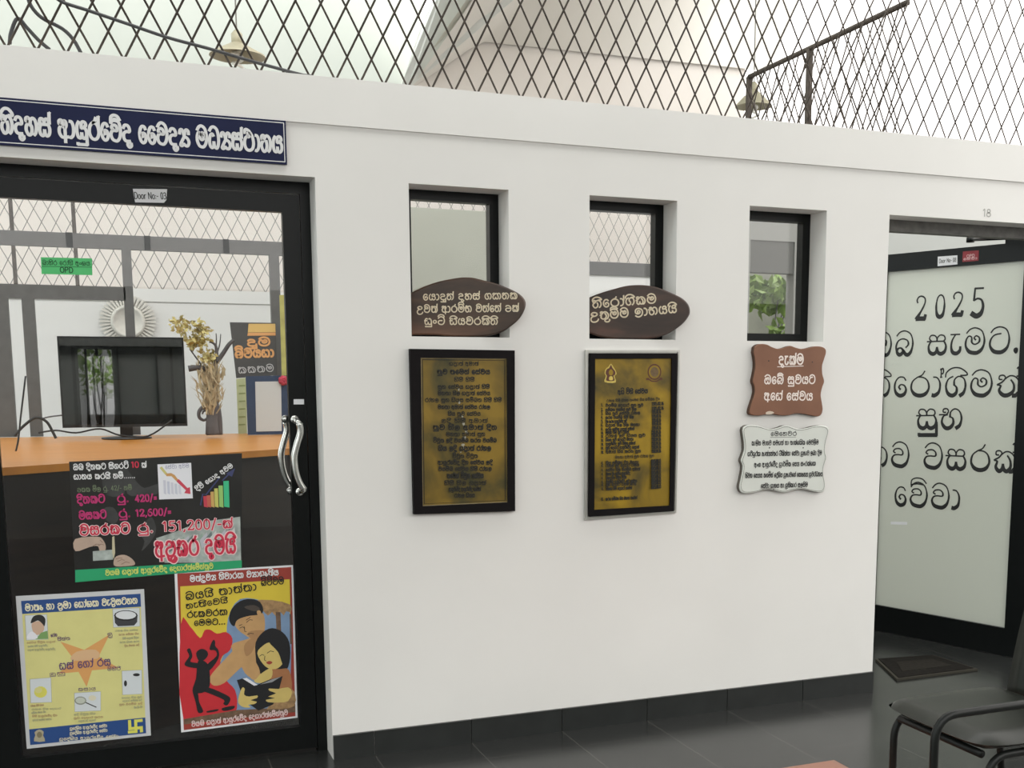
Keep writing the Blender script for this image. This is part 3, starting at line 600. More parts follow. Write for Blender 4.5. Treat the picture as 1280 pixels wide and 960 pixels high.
for x, y, s_ in [(560, 500, 22), (565, 640, 26), (600, 790, 24), (612, 870, 30)]:
    X, Y_ = q(x, y); k3.poly([(X+rr.uniform(.5, 1.)*s_/12*math.cos(a)*.7, Y_+rr.uniform(.5, 1.)*s_/9*math.sin(a)) for a in [t_*.785 for t_ in range(8)]], pale, 3)
for x, y, s_ in [(640, 40, 30), (620, 110, 36), (605, 185, 30), (615, 215, 22), (580, 265, 16)]:
    X, Y_ = q2(x, y); k3.poly([(X+rr.uniform(.4, 1.)*s_/10*math.cos(a)*.8, Y_+rr.uniform(.4, 1.)*s_/12*math.sin(a)) for a in [t_*.785 for t_ in range(8)]], pale, 3)
k3.done('corrosion_spot', r)

r = empty('plaque', (1.93, 0, .94), 'yellow brass plaque with two emblems and a list, silver edged black frame', 'plaque')
m = MB(); slabq(m, YP(-.006), [(732, 437.5), (850, 437.5), (845.5, 641), (731, 650)], -.0055, 0, silver)
ring(m, YP(-.012), [(732, 437.5), (850, 437.5), (845.5, 641), (731, 650)], [(735, 440), (848, 440), (843.5, 638.5), (734, 647)], -.006, 0, silver); link('silver_edge', m, r)
m = MB(); ring(m, PF, [(738, 441.5), (847, 441.5), (842.3, 639), (737, 646)], [(744, 448.5), (840, 448), (837.3, 632), (743, 637.4)], -.0155, 0, fr_m); link('frame', m, r)
m = MB(); slabq(m, PF, [(743, 447.5), (841, 447), (838.3, 633), (742, 638.4)], -.014, -.007, brass2); link('brass_plate', m, r)
k = Ink(PF, -.0062)
q = lambda x, y: (725+x/8.73, 430+y/8.73); q2 = lambda x, y: (725+x/8.73, 540+y/8.73)
k.text("a p:iv _ v:iv bh:i _ e s:/ v y", q(420, 548), q(750, 535), 4.6, .27, etch, 3)
k.text(wl(3, 7), q(295, 635), q(880, 612), 2.6, .2, etch, 2)
for j, (y, x1, yy) in enumerate([(672, 700, 668), (722, 625, 712), (762, 665, 752), (806, 595, 796), (850, 520, 842), (890, 660, 880), (935, 600, 925)]):
    k.text(f"{1+j%9 if (1+j%9) in (1,2,3,4,5,6,8) else 8} dot", q(235, y+10), q(262, y+10), 2.8, .3, etch, 2)
    k.text(wl(y, 4), q(285, y+14), q(x1, yy+14), 3.0, .28, etch, 2)
    k.text("1 3 0 5 dot 0 2 dot 1 6", q(790, y-2), q(890+30*(j < 2), y-6), 3.0, .34, etch, 2)
for j, (y, x1) in enumerate([(12, 540), (50, 720), (93, 590), (136, 610), (178, 650), (222, 670)]):
    k.text("1 0 dot", q2(235, y+14), q2(262, y+14), 2.6, .3, etch, 2); k.text(wl(y+1, 4), q2(285, y+10), q2(x1, y), 3.0, .28, etch, 2); k.text("1 5 8 2 dot 0 4 dot 2 6", q2(785, y+5), q2(888, y), 3.0, .34, etch, 2)
k.text(wl(77, 5), q2(385, 292), q2(815, 272), 2.8, .2, etch, 2)
for j, (y, x1) in enumerate([(345, 645), (375, 650), (420, 660), (465, 550), (508, 510), (550, 625), (580, 615), (625, 570)]):
    k.text("4 dot", q2(235, y+10), q2(258, y+10), 2.8, .3, etch, 2); k.text(wl(y+2, 4), q2(285, y+10), q2(x1, y-2), 3.0, .28, etch, 2); k.text("0 2 4 5 dot 0 8 dot 1 3", q2(780, y-5), q2(885, y-14), 3.2, .36, etch, 2)
k.text("8 dot", q2(232, 748), q2(258, 748), 2.8, .3, etch, 2); k.text(wl(9, 5), q2(280, 748), q2(625, 730), 3.0, .24, etch, 2)
k.done('engraved_lettering', r)
k = Ink(PF, -.0062); gold = mat('bright_gold_engraving', (.62, .47, .10), .5, noise=.2, scale=50); em = mat('emblem_red_brown', (.10, .03, .012), .6)
for pts, mm in [([(345, 215), (375, 255), (400, 300), (405, 330), (385, 350), (395, 420), (275, 415), (290, 350), (275, 320), (285, 275), (315, 250)], gold),
                ([(345, 228), (362, 262), (392, 300), (390, 335), (372, 350), (382, 400), (295, 400), (300, 350), (285, 320), (300, 275), (325, 262)], em),
                ([(345, 275), (368, 300), (365, 330), (345, 345), (325, 330), (322, 300)], brass2), ([(330, 355), (360, 355), (366, 392), (324, 392)], gold)]:
    k.poly([q(*p) for p in pts], mm, 3)
for sc_, mm in ((1, em), (.82, brass2), (.6, mat('emblem_dull_centre', (.16, .10, .04), .6, noise=.3, scale=60))): k.poly([q(820+75*sc_*math.cos(a), 305+88*sc_*math.sin(a)) for a in [t_*.3927 for t_ in range(16)]], mm, 2)
k.poly([q(*p) for p in [(730, 375), (755, 370), (790, 398), (850, 398), (885, 365), (905, 372), (905, 392), (870, 395), (850, 412), (790, 412), (760, 392), (732, 392)]], em, 2)
k.done('emblem', r)

# ---- scalloped signs beside the doorway
terr = ramp_mat('red_brown_painted_board', [(.3, (.17, .070, .036)), (.7, (.24, .105, .055))], 4, .55)
wh_s = mat('white_sign_board', (.66, .68, .63), .55, noise=.04, scale=12)
dk_e = mat('dark_board_edge', (.11, .095, .08), .7, noise=.3, scale=20)
inkb = mat('black_sign_ink', (.025, .025, .025), .6)
def scallop(lab, base, outline, fm, sm, name='scalloped_sign'):
    P = YP(-.024); r = empty(name, (base[0], 0, base[1]), lab, 'sign')
    pts = smooth(outline, 4); uv = [P.uv(*p) for p in pts]
    m = MB(); n = len(uv); cu = sum(u for u, v in uv)/n; cv = sum(v for u, v in uv)/n
    A = [P.w(cu+(u-cu)*.985, cv+(v-cv)*.985, 0) for u, v in uv]; B = [P.w(u, v, -.003) for u, v in uv]; D = [P.w(u, v, -.0236) for u, v in uv]
    m.add(A+B+D, [tuple(range(n))], fm); m.add(A+B+D, [(i, n+i, n+(i+1) % n, (i+1) % n) for i in range(n)], fm); m.add(A+B+D, [(n+i, 2*n+i, 2*n+(i+1) % n, n+(i+1) % n) for i in range(n)], sm)
    link('board', m, r); return r, P
s1 = lambda x, y: (930+x/9.6, 425+y/9.6)
out1 = [s1(*p) for p in [(128, 85), (165, 55), (220, 47), (280, 55), (340, 85), (410, 106), (480, 95), (555, 70), (620, 90), (690, 107), (760, 100), (850, 77), (930, 80), (978, 105), (988, 150), (965, 230), (942, 310), (945, 410), (966, 495), (942, 570), (925, 660), (938, 750), (948, 830), (930, 895), (880, 918), (800, 905), (700, 885), (620, 884), (540, 903), (450, 908), (350, 890), (260, 895), (180, 908), (110, 905), (70, 885), (72, 830), (100, 740), (130, 640), (128, 560), (108, 495), (122, 420), (138, 320), (132, 220), (118, 150)]]
r, P = scallop('small reddish brown scalloped board with three white lines, under the last window', (2.6, 1.3), out1, terr, mat('brown_board_edge', (.075, .034, .018), .7, noise=.3, scale=20))
k = Ink(P, .0006); pinkw = mat('pinkish_white_lettering', (.84, .74, .68), .6)
k.text("d ae k:/ m", s1(415, 295), s1(720, 290), 10.0, .2, pinkw, 6); k.line([s1(400, 322), s1(712, 312)], .9, pinkw)
k.text("o e b:x _ s:u v y tt", s1(240, 525), s1(860, 522), 8.4, .2, pinkw, 6); k.text("a e p:/ _ e s:/ v y", s1(238, 718), s1(828, 722), 8.4, .2, pinkw, 6)
k.done('lettering', r)
k = Ink(P, .0005); k.poly([s1(*p) for p in [(262, 868), (310, 852), (362, 870), (330, 890), (268, 893)]], mat('bare_chip', (.62, .52, .42), .8), 2); k.done('chipped_spot', r, label='pale chip in the lower edge')
m = MB()
for x, y in ((297, 250), (820, 265)): m.lathe([(.0028, 0), (.0022, .0012), (0, .0015)], P.hit(*s1(x, y)), inkb, 8, (0, -1, 0))
link('screw', m, r)
s2 = lambda x, y: (915+x/9.846, 525+y/9.846)
out2 = [s2(*p) for p in [(140, 92), (185, 65), (260, 63), (340, 78), (420, 102), (490, 112), (570, 95), (640, 70), (700, 72), (770, 98), (840, 110), (920, 100), (1000, 80), (1090, 68), (1160, 78), (1192, 110), (1188, 170), (1165, 250), (1152, 330), (1152, 400), (1168, 465), (1148, 530), (1130, 610), (1132, 690), (1148, 770), (1148, 840), (1120, 885), (1060, 890), (980, 875), (900, 855), (830, 850), (760, 865), (690, 885), (640, 892), (570, 880), (500, 860), (440, 853), (370, 865), (290, 890), (210, 902), (140, 900), (105, 875), (92, 820), (110, 730), (128, 640), (132, 560), (112, 500), (130, 440), (150, 370), (150, 280), (138, 190), (130, 130)]]
r, P = scallop('small white scalloped board with fine black lettering, below the brown board', (2.58, .98), out2, wh_s, dk_e)
k = Ink(P, .0006)
cxs, cys = 640, 480
ins_ = [(915+(cxs+(( (p[0]-915)*9.846)-cxs)*.968)/9.846, 525+(cys+(((p[1]-525)*9.846)-cys)*.962)/9.846) for p in out2]
k.line(ins_ + [ins_[0]], .45, dk_e, 3); k.done('border_line', r)
k = Ink(P, .0007)
k.text("e m e h v r", s2(475, 195), s2(800, 190), 4.2, .2, inkb, 5); k.line([s2(470, 213), s2(785, 210)], .4, inkb)
for t_, a_, b_ in [("k aa l:i n _ m aa n v _ s m p t:/ _ h aa _ t aa k:/ S N:i k _ e m v l:x m", (240, 312), (1065, 300)), ("p r:i p:u r:/ N _ j aa t:/ Y n:/ t r _ c:i k:i t:/ s aa _ e s:/ v aa _ p:R j aa v _ l b aa _ d:i m", (190, 445), (1105, 430)),
                   ("a mm g _ a aa y:u r:/ e v:x d _ p:R aa th m:iv k _ e s Y _ s mm r k:/ S N", (272, 578), (1030, 560)), ("j:i v n _ e s Y y _ n g m:iv n:/ _ e d:/ S:i y _ p:R j aa v e g:/ _ e s j n Y _ p:R v r:/ dh n y", (160, 712), (1112, 690)), ("e s:/ v aa _ p aa n y _ h aa _ p:R t:i k aa r _ s l s:i m", (355, 838), (930, 820))]:
    k.text(t_, s2(*a_), s2(*b_), 4.6, .17, inkb, 3)
k.done('lettering', r)
m = MB()
for x, y in ((462, 342), (876, 342), (668, 846), (512, 850)): m.lathe([(.003, 0), (.0022, .0014), (0, .0018)], P.hit(*s2(x, y)), inkb, 8, (0, -1, 0))
link('screw', m, r)
# number over the doorway
k = Ink(Y0, .0008); k.text("1 8", (1228, 270.5), (1239, 271), 7, .2, mat('faded_grey_number', (.42, .41, .38), .7), 6)
o_ = k.done('door_number'); o_['label'] = 'faded grey number 18 painted on the white wall above the right doorway'; o_['category'] = 'number'

# ================================================================== STICKERS AND POSTERS ON THE DOORS
DG = YP(.1455); DS = YP(.1275)
def sheet(name, cat_, lab, P, quad, mm, th=.0007):
    c = np.mean([P.hit(*p) for p in quad], axis=0); z = min(P.hit(*p)[2] for p in quad)
    r = empty(name, (c[0], c[1], z), lab, cat_); m = MB(); slabq(m, P, quad, 0.0001, th, mm); link('paper_sheet', m, r); return r
r = sheet('paper_label', 'label', 'torn white paper label with the door number on the black door head', DS, [(166, 236), (209, 236.5), (208, 250), (205, 253.5), (169, 253), (167.5, 246)], PAPER)
k = Ink(DS, .0012); k.text("D ol ol rl _ Nn ol col - _ 0 3", (168, 248.5), (208.5, 249), 6.2, .16, inkb, 4); k.done('lettering', r)
r = sheet('paper_label', 'label', 'small plain white label on the black stile above the steel handle', DS, [(367, 499), (380, 499), (380, 505.5), (367, 505.5)], PAPER)
grn = mat('bright_green_label', (.10, .60, .20), .6, noise=.04, scale=20)
r = sheet('paper_label', 'label', 'bright green label stuck on the upper glass of the left door', DG, [(51, 321.5), (115, 323), (115.5, 344), (52, 342.5)], grn)
k = Ink(DG, .0013); dg = mat('dark_green_ink', (.015, .12, .04), .6); k.text("b aa h:i r _ e r aa:/ g:i _ a mm S y", (53, 331), (113, 332), 4.6, .17, dg, 4); k.text("O P D", (75, 340.5), (92, 341), 5, .24, dg, 4); k.line([(52, 333), (115, 334)], .6, dg); k.done('lettering', r)
LP = Plane(LEAF.w(0, 0, .0205), LEAF.ux); LG = Plane(LEAF.w(0, 0, .0045), LEAF.ux)
c5 = lambda x, y: (1080+x/4.365, 240+y/4.365)
r = sheet('paper_label', 'label', 'white paper label with the door number on the frosted door top rail', LP, [c5(*p) for p in [(403, 353), (510, 345), (510, 395), (402, 405)]], PAPER)
k = Ink(LP, .0012); k.text("D ol ol rl _ Nn ol - _ 0 8", c5(410, 388), c5(504, 380), 3.8, .2, mat('grey_print', (.2, .2, .2), .7), 4); k.done('lettering', r)
redl = mat('dull_red_label', (.30, .035, .045), .6, noise=.1, scale=20)
r = sheet('paper_label', 'label', 'dull red label beside the white one on the frosted door', LP, [c5(*p) for p in [(540, 325), (627, 318), (625, 375), (537, 382)]], redl)
k = Ink(LP, .0012); lr = mat('pale_red_print', (.72, .45, .45), .6); k.text("O P D", c5(560, 358), c5(605, 353), 2.6, .3, lr, 3); k.text("e s:/ v aa", c5(542, 372), c5(620, 366), 2.2, .3, lr, 3); k.done('lettering', r)
r = sheet('tape_strip', 'tape', 'short white tape strip low on the frosted door glass', LG, [(1113.5, 652), (1134, 652.5), (1134, 656), (1113.5, 655.5)], PAPER)
# new year lettering on the frosted glass
blk = mat('black_vinyl', (.012, .012, .012), .5)
c8 = lambda x, y: (1095+x/4.8, 450+y/4.8); c7 = lambda x, y: (1095+x/6.92, 340+y/6.92)
r = empty('vinyl_lettering', LG.w(.5, .8, 0), 'black new year greeting in cut vinyl letters across the frosted door', 'lettering')
k = Ink(LG, .0008)
for d_, x0, x1, yb, h in (("2", 335, 445, 412, 22.2), ("0", 505, 608, 390, 21), ("2", 650, 765, 378, 22.2), ("5", 815, 945, 382, 26.5)):
    k.text(d_, c7(x0, yb), c7(x1, yb-3), h, .22, blk, 7, True)
k.done('lettering', r)
for t_, a_, b_, h, wgt in [("o b _ s ae m tt dot", c7(-30, 722), c7(1262, 690), 23.5, .185), ("n:i e r aa:p g:i m t:p", c8(-35, 214), c8(888, 213), 24, .185), ("s:u bh", c8(240, 410), c8(535, 408), 24, .185),
                      ("n v _ v s r k:p", c8(-42, 628), c8(862, 672), 24, .185), ("e v:x v aa", c8(106, 868), c8(520, 893), 23, .185)]:
    k = Ink(LG, .0008); k.text(t_, a_, b_, h, wgt, blk, 7, True); k.done('lettering', r)

# ---- poster about the cost of smoking
def A(x, y): return (80+x/5.565, 565+y/5.565)
blackp = mat('black_glossy_poster', (.020, .019, .018), .35, noise=.3, scale=9)
r = sheet('poster', 'poster', 'dark poster with magenta prices and a green bottom band, topmost on the glass door', DG, [A(35, 68), A(1238, 8), A(1238, 806), A(78, 908)], blackp)
k = Ink(DG, .0012)
smoke = mat('grey_smoke_print', (.048, .048, .047), .6, noise=.4, scale=14); sky_p = mat('pale_banknote_print', (.42, .47, .44), .6, noise=.35, scale=30)
for pts in ([(265, 200), (280, 130), (420, 100), (420, 290), (300, 300)], [(420, 110), (500, 200), (560, 250), (660, 220), (650, 290), (540, 300), (440, 290)], [(275, 395), (340, 385), (380, 450), (350, 500), (290, 470)], [(530, 560), (600, 450), (640, 520), (620, 600), (540, 690), (560, 620)]): k.poly([A(*p) for p in pts], smoke, 3)
k.poly([A(*p) for p in [(700, 770), (640, 600), (760, 560), (860, 520), (1000, 480), (1225, 450), (1232, 770)]], sky_p)
for i in range(14):
    x = 720+i*32; k.poly([A(*p) for p in [(x, 640-i*4), (x+50, 600-i*6), (x+60, 660-i*4), (x+14, 700-i*4)]], mat(f'banknote_tint_{i%4}', [(.16, .2, .2), (.62, .64, .62), (.30, .40, .33), (.5, .5, .55)][i % 4], .6))
skin = mat('skin_print', (.50, .37, .29), .6, noise=.12, scale=25)
for pts in ([(78, 605), (230, 588), (270, 610), (290, 650), (285, 685), (250, 690), (235, 655), (180, 660), (80, 690)], [(345, 760), (365, 725), (420, 715), (470, 740), (495, 775), (470, 790), (360, 795)]): k.poly([A(*p) for p in pts], skin, 3)
for q_ in ([(238, 652), (258, 640), (276, 646)], [(250, 612), (268, 628)], [(200, 655), (225, 640), (245, 642)], [(372, 762), (400, 748), (420, 752)], [(400, 780), (430, 764), (455, 770)], [(360, 745), (385, 736), (405, 738)]): k.line([A(*p) for p in q_], .7, mat('finger_shadow_print', (.22, .14, .10), .6))
k.poly([A(*p) for p in [(200, 690), (345, 678), (340, 748), (202, 757)]], sky_p); k.poly([A(*p) for p in [(335, 590), (350, 585), (356, 700), (345, 745), (335, 700)]], mat('paper_roll_print', (.55, .50, .33), .6))
green = mat('green_band_print', (.02, .36, .15), .5); k.poly([A(*p) for p in [(78, 820), (1236, 752), (1237, 805), (78, 906)]], green)
wp = mat('white_chart_paper', (.80, .80, .84), .6); k.poly([A(*p) for p in [(650, 86), (884, 75), (896, 322), (662, 330)]], wp)
for i, c in enumerate([(.62, .62, .70), (.58, .60, .70), (.64, .64, .72), (.60, .62, .70), (.66, .66, .74)]): k.poly([A(*p) for p in [(690+i*26, 195+i*8), (708+i*26, 197+i*8), (712+i*26, 296), (694+i*26, 288)]], mat(f'faint_bar_{i}', c, .6))
k.poly([A(*p) for p in [(665, 110), (680, 100), (718, 148), (706, 160)]], mat('arrow_yellow', (.62, .56, .20), .6))
k.poly([A(*p) for p in [(706, 150), (745, 146), (770, 160), (800, 200), (790, 212), (748, 168), (712, 168)]], mat('arrow_orange', (.62, .34, .12), .6))
k.poly([A(*p) for p in [(790, 190), (800, 190), (858, 250), (876, 244), (880, 292), (836, 285), (848, 266), (784, 206)]], mat('arrow_red', (.62, .06, .10), .6))
k.text("e s:/ v aa _ a v m", A(705, 118), A(872, 108), 4, .14, mat('faint_violet_ink', (.38, .38, .5), .6), 3)
for x0, x1, yt, c in [(968, 996, 305, (.55, .05, .08)), (992, 1018, 300, (.55, .12, .08)), (1018, 1042, 275, (.60, .38, .12)), (1044, 1070, 252, (.58, .56, .14)), (1074, 1104, 232, (.32, .56, .16)), (1108, 1146, 200, (.05, .52, .25))]:
    k.poly([A(*p) for p in [(x0, yt+2), (x1, yt), (x1+5, 386), (x0+6, 380)]], mat(f'bar_{x0}', c, .5))
blu = mat('dark_blue_arrow', (.05, .06, .16), .5)
k.line([A(*p) for p in [(950, 368), (965, 292), (988, 296), (1040, 230), (1085, 175), (1100, 200), (1160, 140)]], 1.6, blu); k.poly([A(*p) for p in [(1128, 150), (1190, 112), (1168, 172)]], blu)
k.done('printed_picture', r)
k = Ink(DG, .0022); wi = mat('white_print', (.78, .78, .78), .6); mg = mat('magenta_print', (.50, .03, .16), .6); pk = mat('pink_outline_print', (.85, .62, .62), .6); rd = mat('red_print', (.60, .03, .07), .6); yg = mat('yellow_green_print', (.62, .72, .16), .6); dim = mat('dim_green_print', (.16, .20, .12), .6)
k.text("o b _ d:i n k tt _ s:i g r tt:iv", A(65, 125), A(452, 112), 5.6, .2, wi, 4, cs=1); k.text("1 0", A(468, 108), A(525, 106), 5.4, .26, rd, 4); k.text("k:/", A(540, 108), A(578, 106), 5.6, .2, wi, 4)
k.text("p aa n y _ k r y:i _ n m:x dot dot dot dot dot dot", A(68, 190), A(498, 180), 5.6, .2, wi, 4)
k.text("e_ k k _ m:iv l _ r:u dot _ 4 2 / - _ n m:x", A(92, 278), A(475, 262), 4.6, .16, dim, 4)
k.text("d:i n k tt", A(92, 358), A(290, 350), 8, .22, mg, 4); k.text("r:u dot", A(370, 350), A(458, 346), 8, .22, mg, 4); k.text("4 2 0 / =", A(495, 348), A(650, 338), 6.4, .28, mg, 4)
k.text("m s k tt", A(105, 468), A(300, 458), 8, .22, mg, 4); k.text("r:u dot", A(382, 455), A(470, 450), 8, .22, mg, 4); k.text("1 2 com 6 0 0 / =", A(498, 448), A(750, 436), 6.4, .28, mg, 4)
for wgt, mm in ((.36, pk), (.19, rd)):
    k.text("v s r k tt", A(110, 578), A(465, 562), 10, wgt, mm, 5); k.text("r:u dot", A(512, 560), A(630, 556), 9, wgt, mm, 5); k.text("1 5 1 com 2 0 0 / - k:/", A(684, 552), A(1180, 524), 9, wgt, mm, 5)
    k.text("a L:uu k r _ d m y:i", A(636, 728), A(1200, 700), 18, wgt*.82, mm, 6)
k.text("v y mb _ p L aa t:/ _ a aa y:u r:/ e v:x d _ e d p aa r:/ t:/ e m:x n:/ t:u v", A(288, 858), A(1040, 808), 5.2, .2, yg, 4)
k.text("d:i v:iv _ e p aa d _ a v m", A(925, 272), A(1180, 100), 4.6, .22, wi, 3)
k.done('printed_lettering', r)

# ---- yellow five-tastes poster
def B(x, y): return (x/4.176, 720+y/4.176)
r = sheet('poster', 'poster', 'yellow and blue poster with an orange star, bottom left of the glass door', DG, [B(82, 105), B(752, 68), B(788, 832), B(140, 902)], mat('white_poster_margin', (.62, .63, .64), .5, noise=.05, scale=10))
k = Ink(DG, .0012); yel = mat('pale_yellow_print', (.70, .66, .26), .55, noise=.04, scale=14); bl = mat('blue_band_print', (.020, .07, .24), .5); org = mat('orange_star_print', (.72, .36, .12), .55)
k.poly([B(*p) for p in [(112, 132), (732, 94), (762, 818), (158, 882)]], yel); k.poly([B(*p) for p in [(110, 130), (733, 92), (736, 160), (116, 198)]], bl); k.poly([B(*p) for p in [(152, 800), (758, 738), (763, 820), (158, 882)]], bl)
k.poly([B(*p) for p in [(315, 342), (440, 385), (572, 305), (515, 420), (620, 480), (480, 492), (452, 578), (410, 500), (300, 510), (390, 440)]], org)
k.poly([B(*p) for p in [(400, 395), (500, 385), (512, 430), (372, 440)]], mat('star_tint', (.70, .45, .25), .55), 3)
ppl = mat('picture_ground_print', (.66, .70, .72), .55)
for q_ in ([(130, 205), (245, 200), (252, 330), (138, 335)], [(588, 172), (728, 166), (730, 262), (592, 268)], [(156, 538), (266, 530), (270, 658), (160, 662)], [(636, 495), (740, 490), (742, 615), (640, 620)], [(388, 610), (526, 602), (526, 702), (390, 708)]):
    k.poly([B(*p) for p in q_], ppl); k.line([B(*p) for p in q_ + [q_[0]]], .4, mat('picture_outline', (.25, .25, .22), .6))
hair = mat('black_hair_print', (.02, .02, .02), .6); grs = mat('green_shirt_print', (.20, .36, .12), .6); flesh = mat('flesh_print', (.62, .42, .30), .6)
k.poly([B(*p) for p in [(165, 250), (200, 235), (225, 245), (230, 280), (205, 305), (178, 300)]], flesh, 3); k.poly([B(*p) for p in [(160, 245), (175, 210), (215, 203), (237, 225), (232, 262), (222, 250), (200, 232), (178, 240)]], hair, 3); k.poly([B(*p) for p in [(185, 330), (215, 295), (248, 285), (251, 328)]], grs); k.poly([B(*p) for p in [(140, 325), (160, 290), (185, 300), (195, 325)]], wp, 3)
ell = lambda cx, cy, a_, b_, n=14: [B(cx+a_*math.cos(t_*2*math.pi/n), cy+b_*math.sin(t_*2*math.pi/n)) for t_ in range(n)]
k.poly([B(*p) for p in [(597, 212), (718, 205), (716, 240), (700, 258), (616, 262), (600, 244)]], mat('dark_pot_print', (.05, .05, .055), .5)); k.poly(ell(657, 206, 62, 28), hair); k.poly(ell(657, 204, 54, 22), mat('pot_inside_print', (.72, .74, .76), .5)); 
k.poly(ell(212, 605, 34, 30), mat('lemon_print', (.70, .66, .12), .6)); k.poly(ell(200, 595, 20, 16), yel)
k.poly(ell(420, 650, 31, 22), mat('spoon_print', (.28, .30, .24), .6)); k.poly(ell(420, 649, 25, 16), mat('spoon_bowl_print', (.55, .58, .50), .6)); k.line([B(448, 660), B(502, 684)], 1.2, hair); k.poly(ell(482, 636, 20, 14), mat('cream_print', (.72, .68, .50), .6))
k.poly(ell(655, 560, 8, 16), hair); k.poly(ell(712, 515, 18, 8), hair)
k.poly([B(*p) for p in [(178, 862), (185, 830), (180, 815), (205, 800), (228, 812), (225, 832), (235, 862)]], mat('emblem_grey_gold', (.42, .38, .26), .6), 2); k.poly(ell(206, 828, 14, 16), mat('emblem_dark_gold', (.22, .19, .11), .6))
yb_ = mat('yellow_emblem_print', (.72, .70, .12), .55)
for q_ in ([(668, 752), (684, 750), (686, 788), (745, 782), (747, 814), (731, 816), (730, 799), (670, 805)], [(712, 748), (744, 745), (745, 760), (716, 763), (718, 818), (668, 822), (667, 808), (702, 804), (700, 749)]): k.poly([B(*p) for p in q_], yb_)
k.done('printed_picture', r)
k = Ink(DG, .0022); cr_ = mat('cream_print_ink', (.80, .76, .55), .6); pu = mat('purple_print', (.12, .06, .16), .6); gy = mat('grey_green_print', (.40, .40, .24), .6)
k.text("m aa t ru _ h aa _ L m aa _ e p aa:/ S N _ v ae dd s tt h n", B(132, 182), B(720, 142), 6.6, .2, cr_, 5)
k.text("p s:/ _ e g aa:/ _ r s", B(310, 488), B(582, 464), 7.6, .17, pu, 5)
for t_, a_, b_ in [("t:i k:/ t", (300, 338), (368, 332)), ("dd:iv", (562, 322), (592, 316)), ("l:u N:u", (255, 520), (345, 514)), ("m:iv h:i r:i", (560, 494), (632, 490)), ("k s aa y", (408, 600), (502, 594)), ("e r aa:/ g", (266, 318), (300, 314)), ]: k.text(t_, B(*a_), B(*b_), 3.4, .16, pu, 3)
for j, (x0, x1, y) in enumerate([(140, 290, 352), (145, 250, 372), (145, 290, 390), (160, 230, 682), (165, 320, 700), (165, 240, 718), (168, 300, 736), (170, 270, 756), (600, 720, 290), (620, 725, 310), (640, 725, 330), (625, 728, 350), (650, 728, 368), (635, 742, 640), (640, 742, 656), (622, 744, 674), (700, 744, 690), (385, 500, 726), (385, 540, 744), (410, 500, 760)]):
    k.text(wl(j, 3), B(x0, y), B(x1, y-6), 1.9, .2, gy if j % 3 else mat('brown_print', (.45, .30, .16), .6), 2)
for y, x0, x1 in ((800, 365, 560), (824, 365, 562), (855, 310, 620)): k.text("p:R e d:/ S:i y _ a aa y:u r:/ e v:x d _ e s:/ v aa", B(x0, y+2), B(x1, y-14), 3.0, .18, cr_, 3)
k.done('printed_lettering', r)

# ---- drug prevention poster
def D_(x, y): return (200+x/4, 690+y/4)
r = sheet('poster', 'poster', 'red and yellow painted poster of two people reading, bottom right of the glass door', DG, [D_(72, 100), D_(665, 65), D_(688, 828), D_(106, 902)], PAPER)
k = Ink(DG, .0012)
def pp(pts, mm, s_=3): k.poly([D_(*p) for p in pts], mm, s_)
R1 = mat('brick_red_print', (.34, .045, .03), .55, noise=.08, scale=12); RY = mat('strong_yellow_print', (.72, .55, .05), .55, noise=.05, scale=10); RR = mat('scarlet_print', (.58, .025, .035), .55, noise=.08, scale=10); BL = mat('hazy_blue_print', (.20, .30, .46), .55, noise=.15, scale=14)
BR = mat('brown_ground_print', (.17, .10, .06), .6, noise=.4, scale=40); TH_ = mat('thatch_print', (.40, .24, .11), .6, noise=.4, scale=50); FL = mat('warm_flesh_print', (.56, .33, .14), .55, noise=.1, scale=18); FD = mat('tan_flesh_print', (.42, .23, .10), .55, noise=.1, scale=18); FY = mat('yellow_flesh_print', (.66, .50, .16), .55, noise=.06, scale=18); OR2 = mat('rust_dress_print', (.40, .17, .07), .55, noise=.1, scale=20); K = mat('black_print', (.012, .012, .014), .5)
pp([(86, 108), (656, 75), (677, 820), (119, 890)], R1, 0); pp([(101, 172), (648, 136), (652, 300), (640, 560), (350, 560), (108, 500)], RY, 0)
pp([(340, 330), (400, 235), (520, 245), (648, 290), (652, 640), (650, 780), (380, 800), (300, 690), (300, 560), (330, 480)], BL)
pp([(465, 245), (560, 240), (650, 262), (654, 300), (630, 296), (618, 318), (600, 298), (580, 322), (560, 300), (540, 318), (512, 290)], TH_, 2); pp([(578, 300), (602, 300), (606, 400), (582, 395)], BR, 0); pp([(648, 310), (656, 310), (660, 460), (650, 460)], BR, 0)
pp([(105, 358), (150, 372), (200, 430), (222, 392), (250, 388), (285, 408), (330, 400), (362, 432), (350, 490), (312, 520), (300, 570), (330, 640), (375, 690), (385, 770), (350, 805), (120, 850)], RR)
pp([(119, 835), (380, 790), (560, 780), (676, 760), (677, 800), (120, 862)], BR, 0); pp([(540, 775), (655, 680), (672, 770), (560, 785)], TH_)
pp([(235, 795), (290, 785), (285, 795), (240, 803)], K); pp([(310, 780), (370, 768), (365, 785), (320, 795)], K)
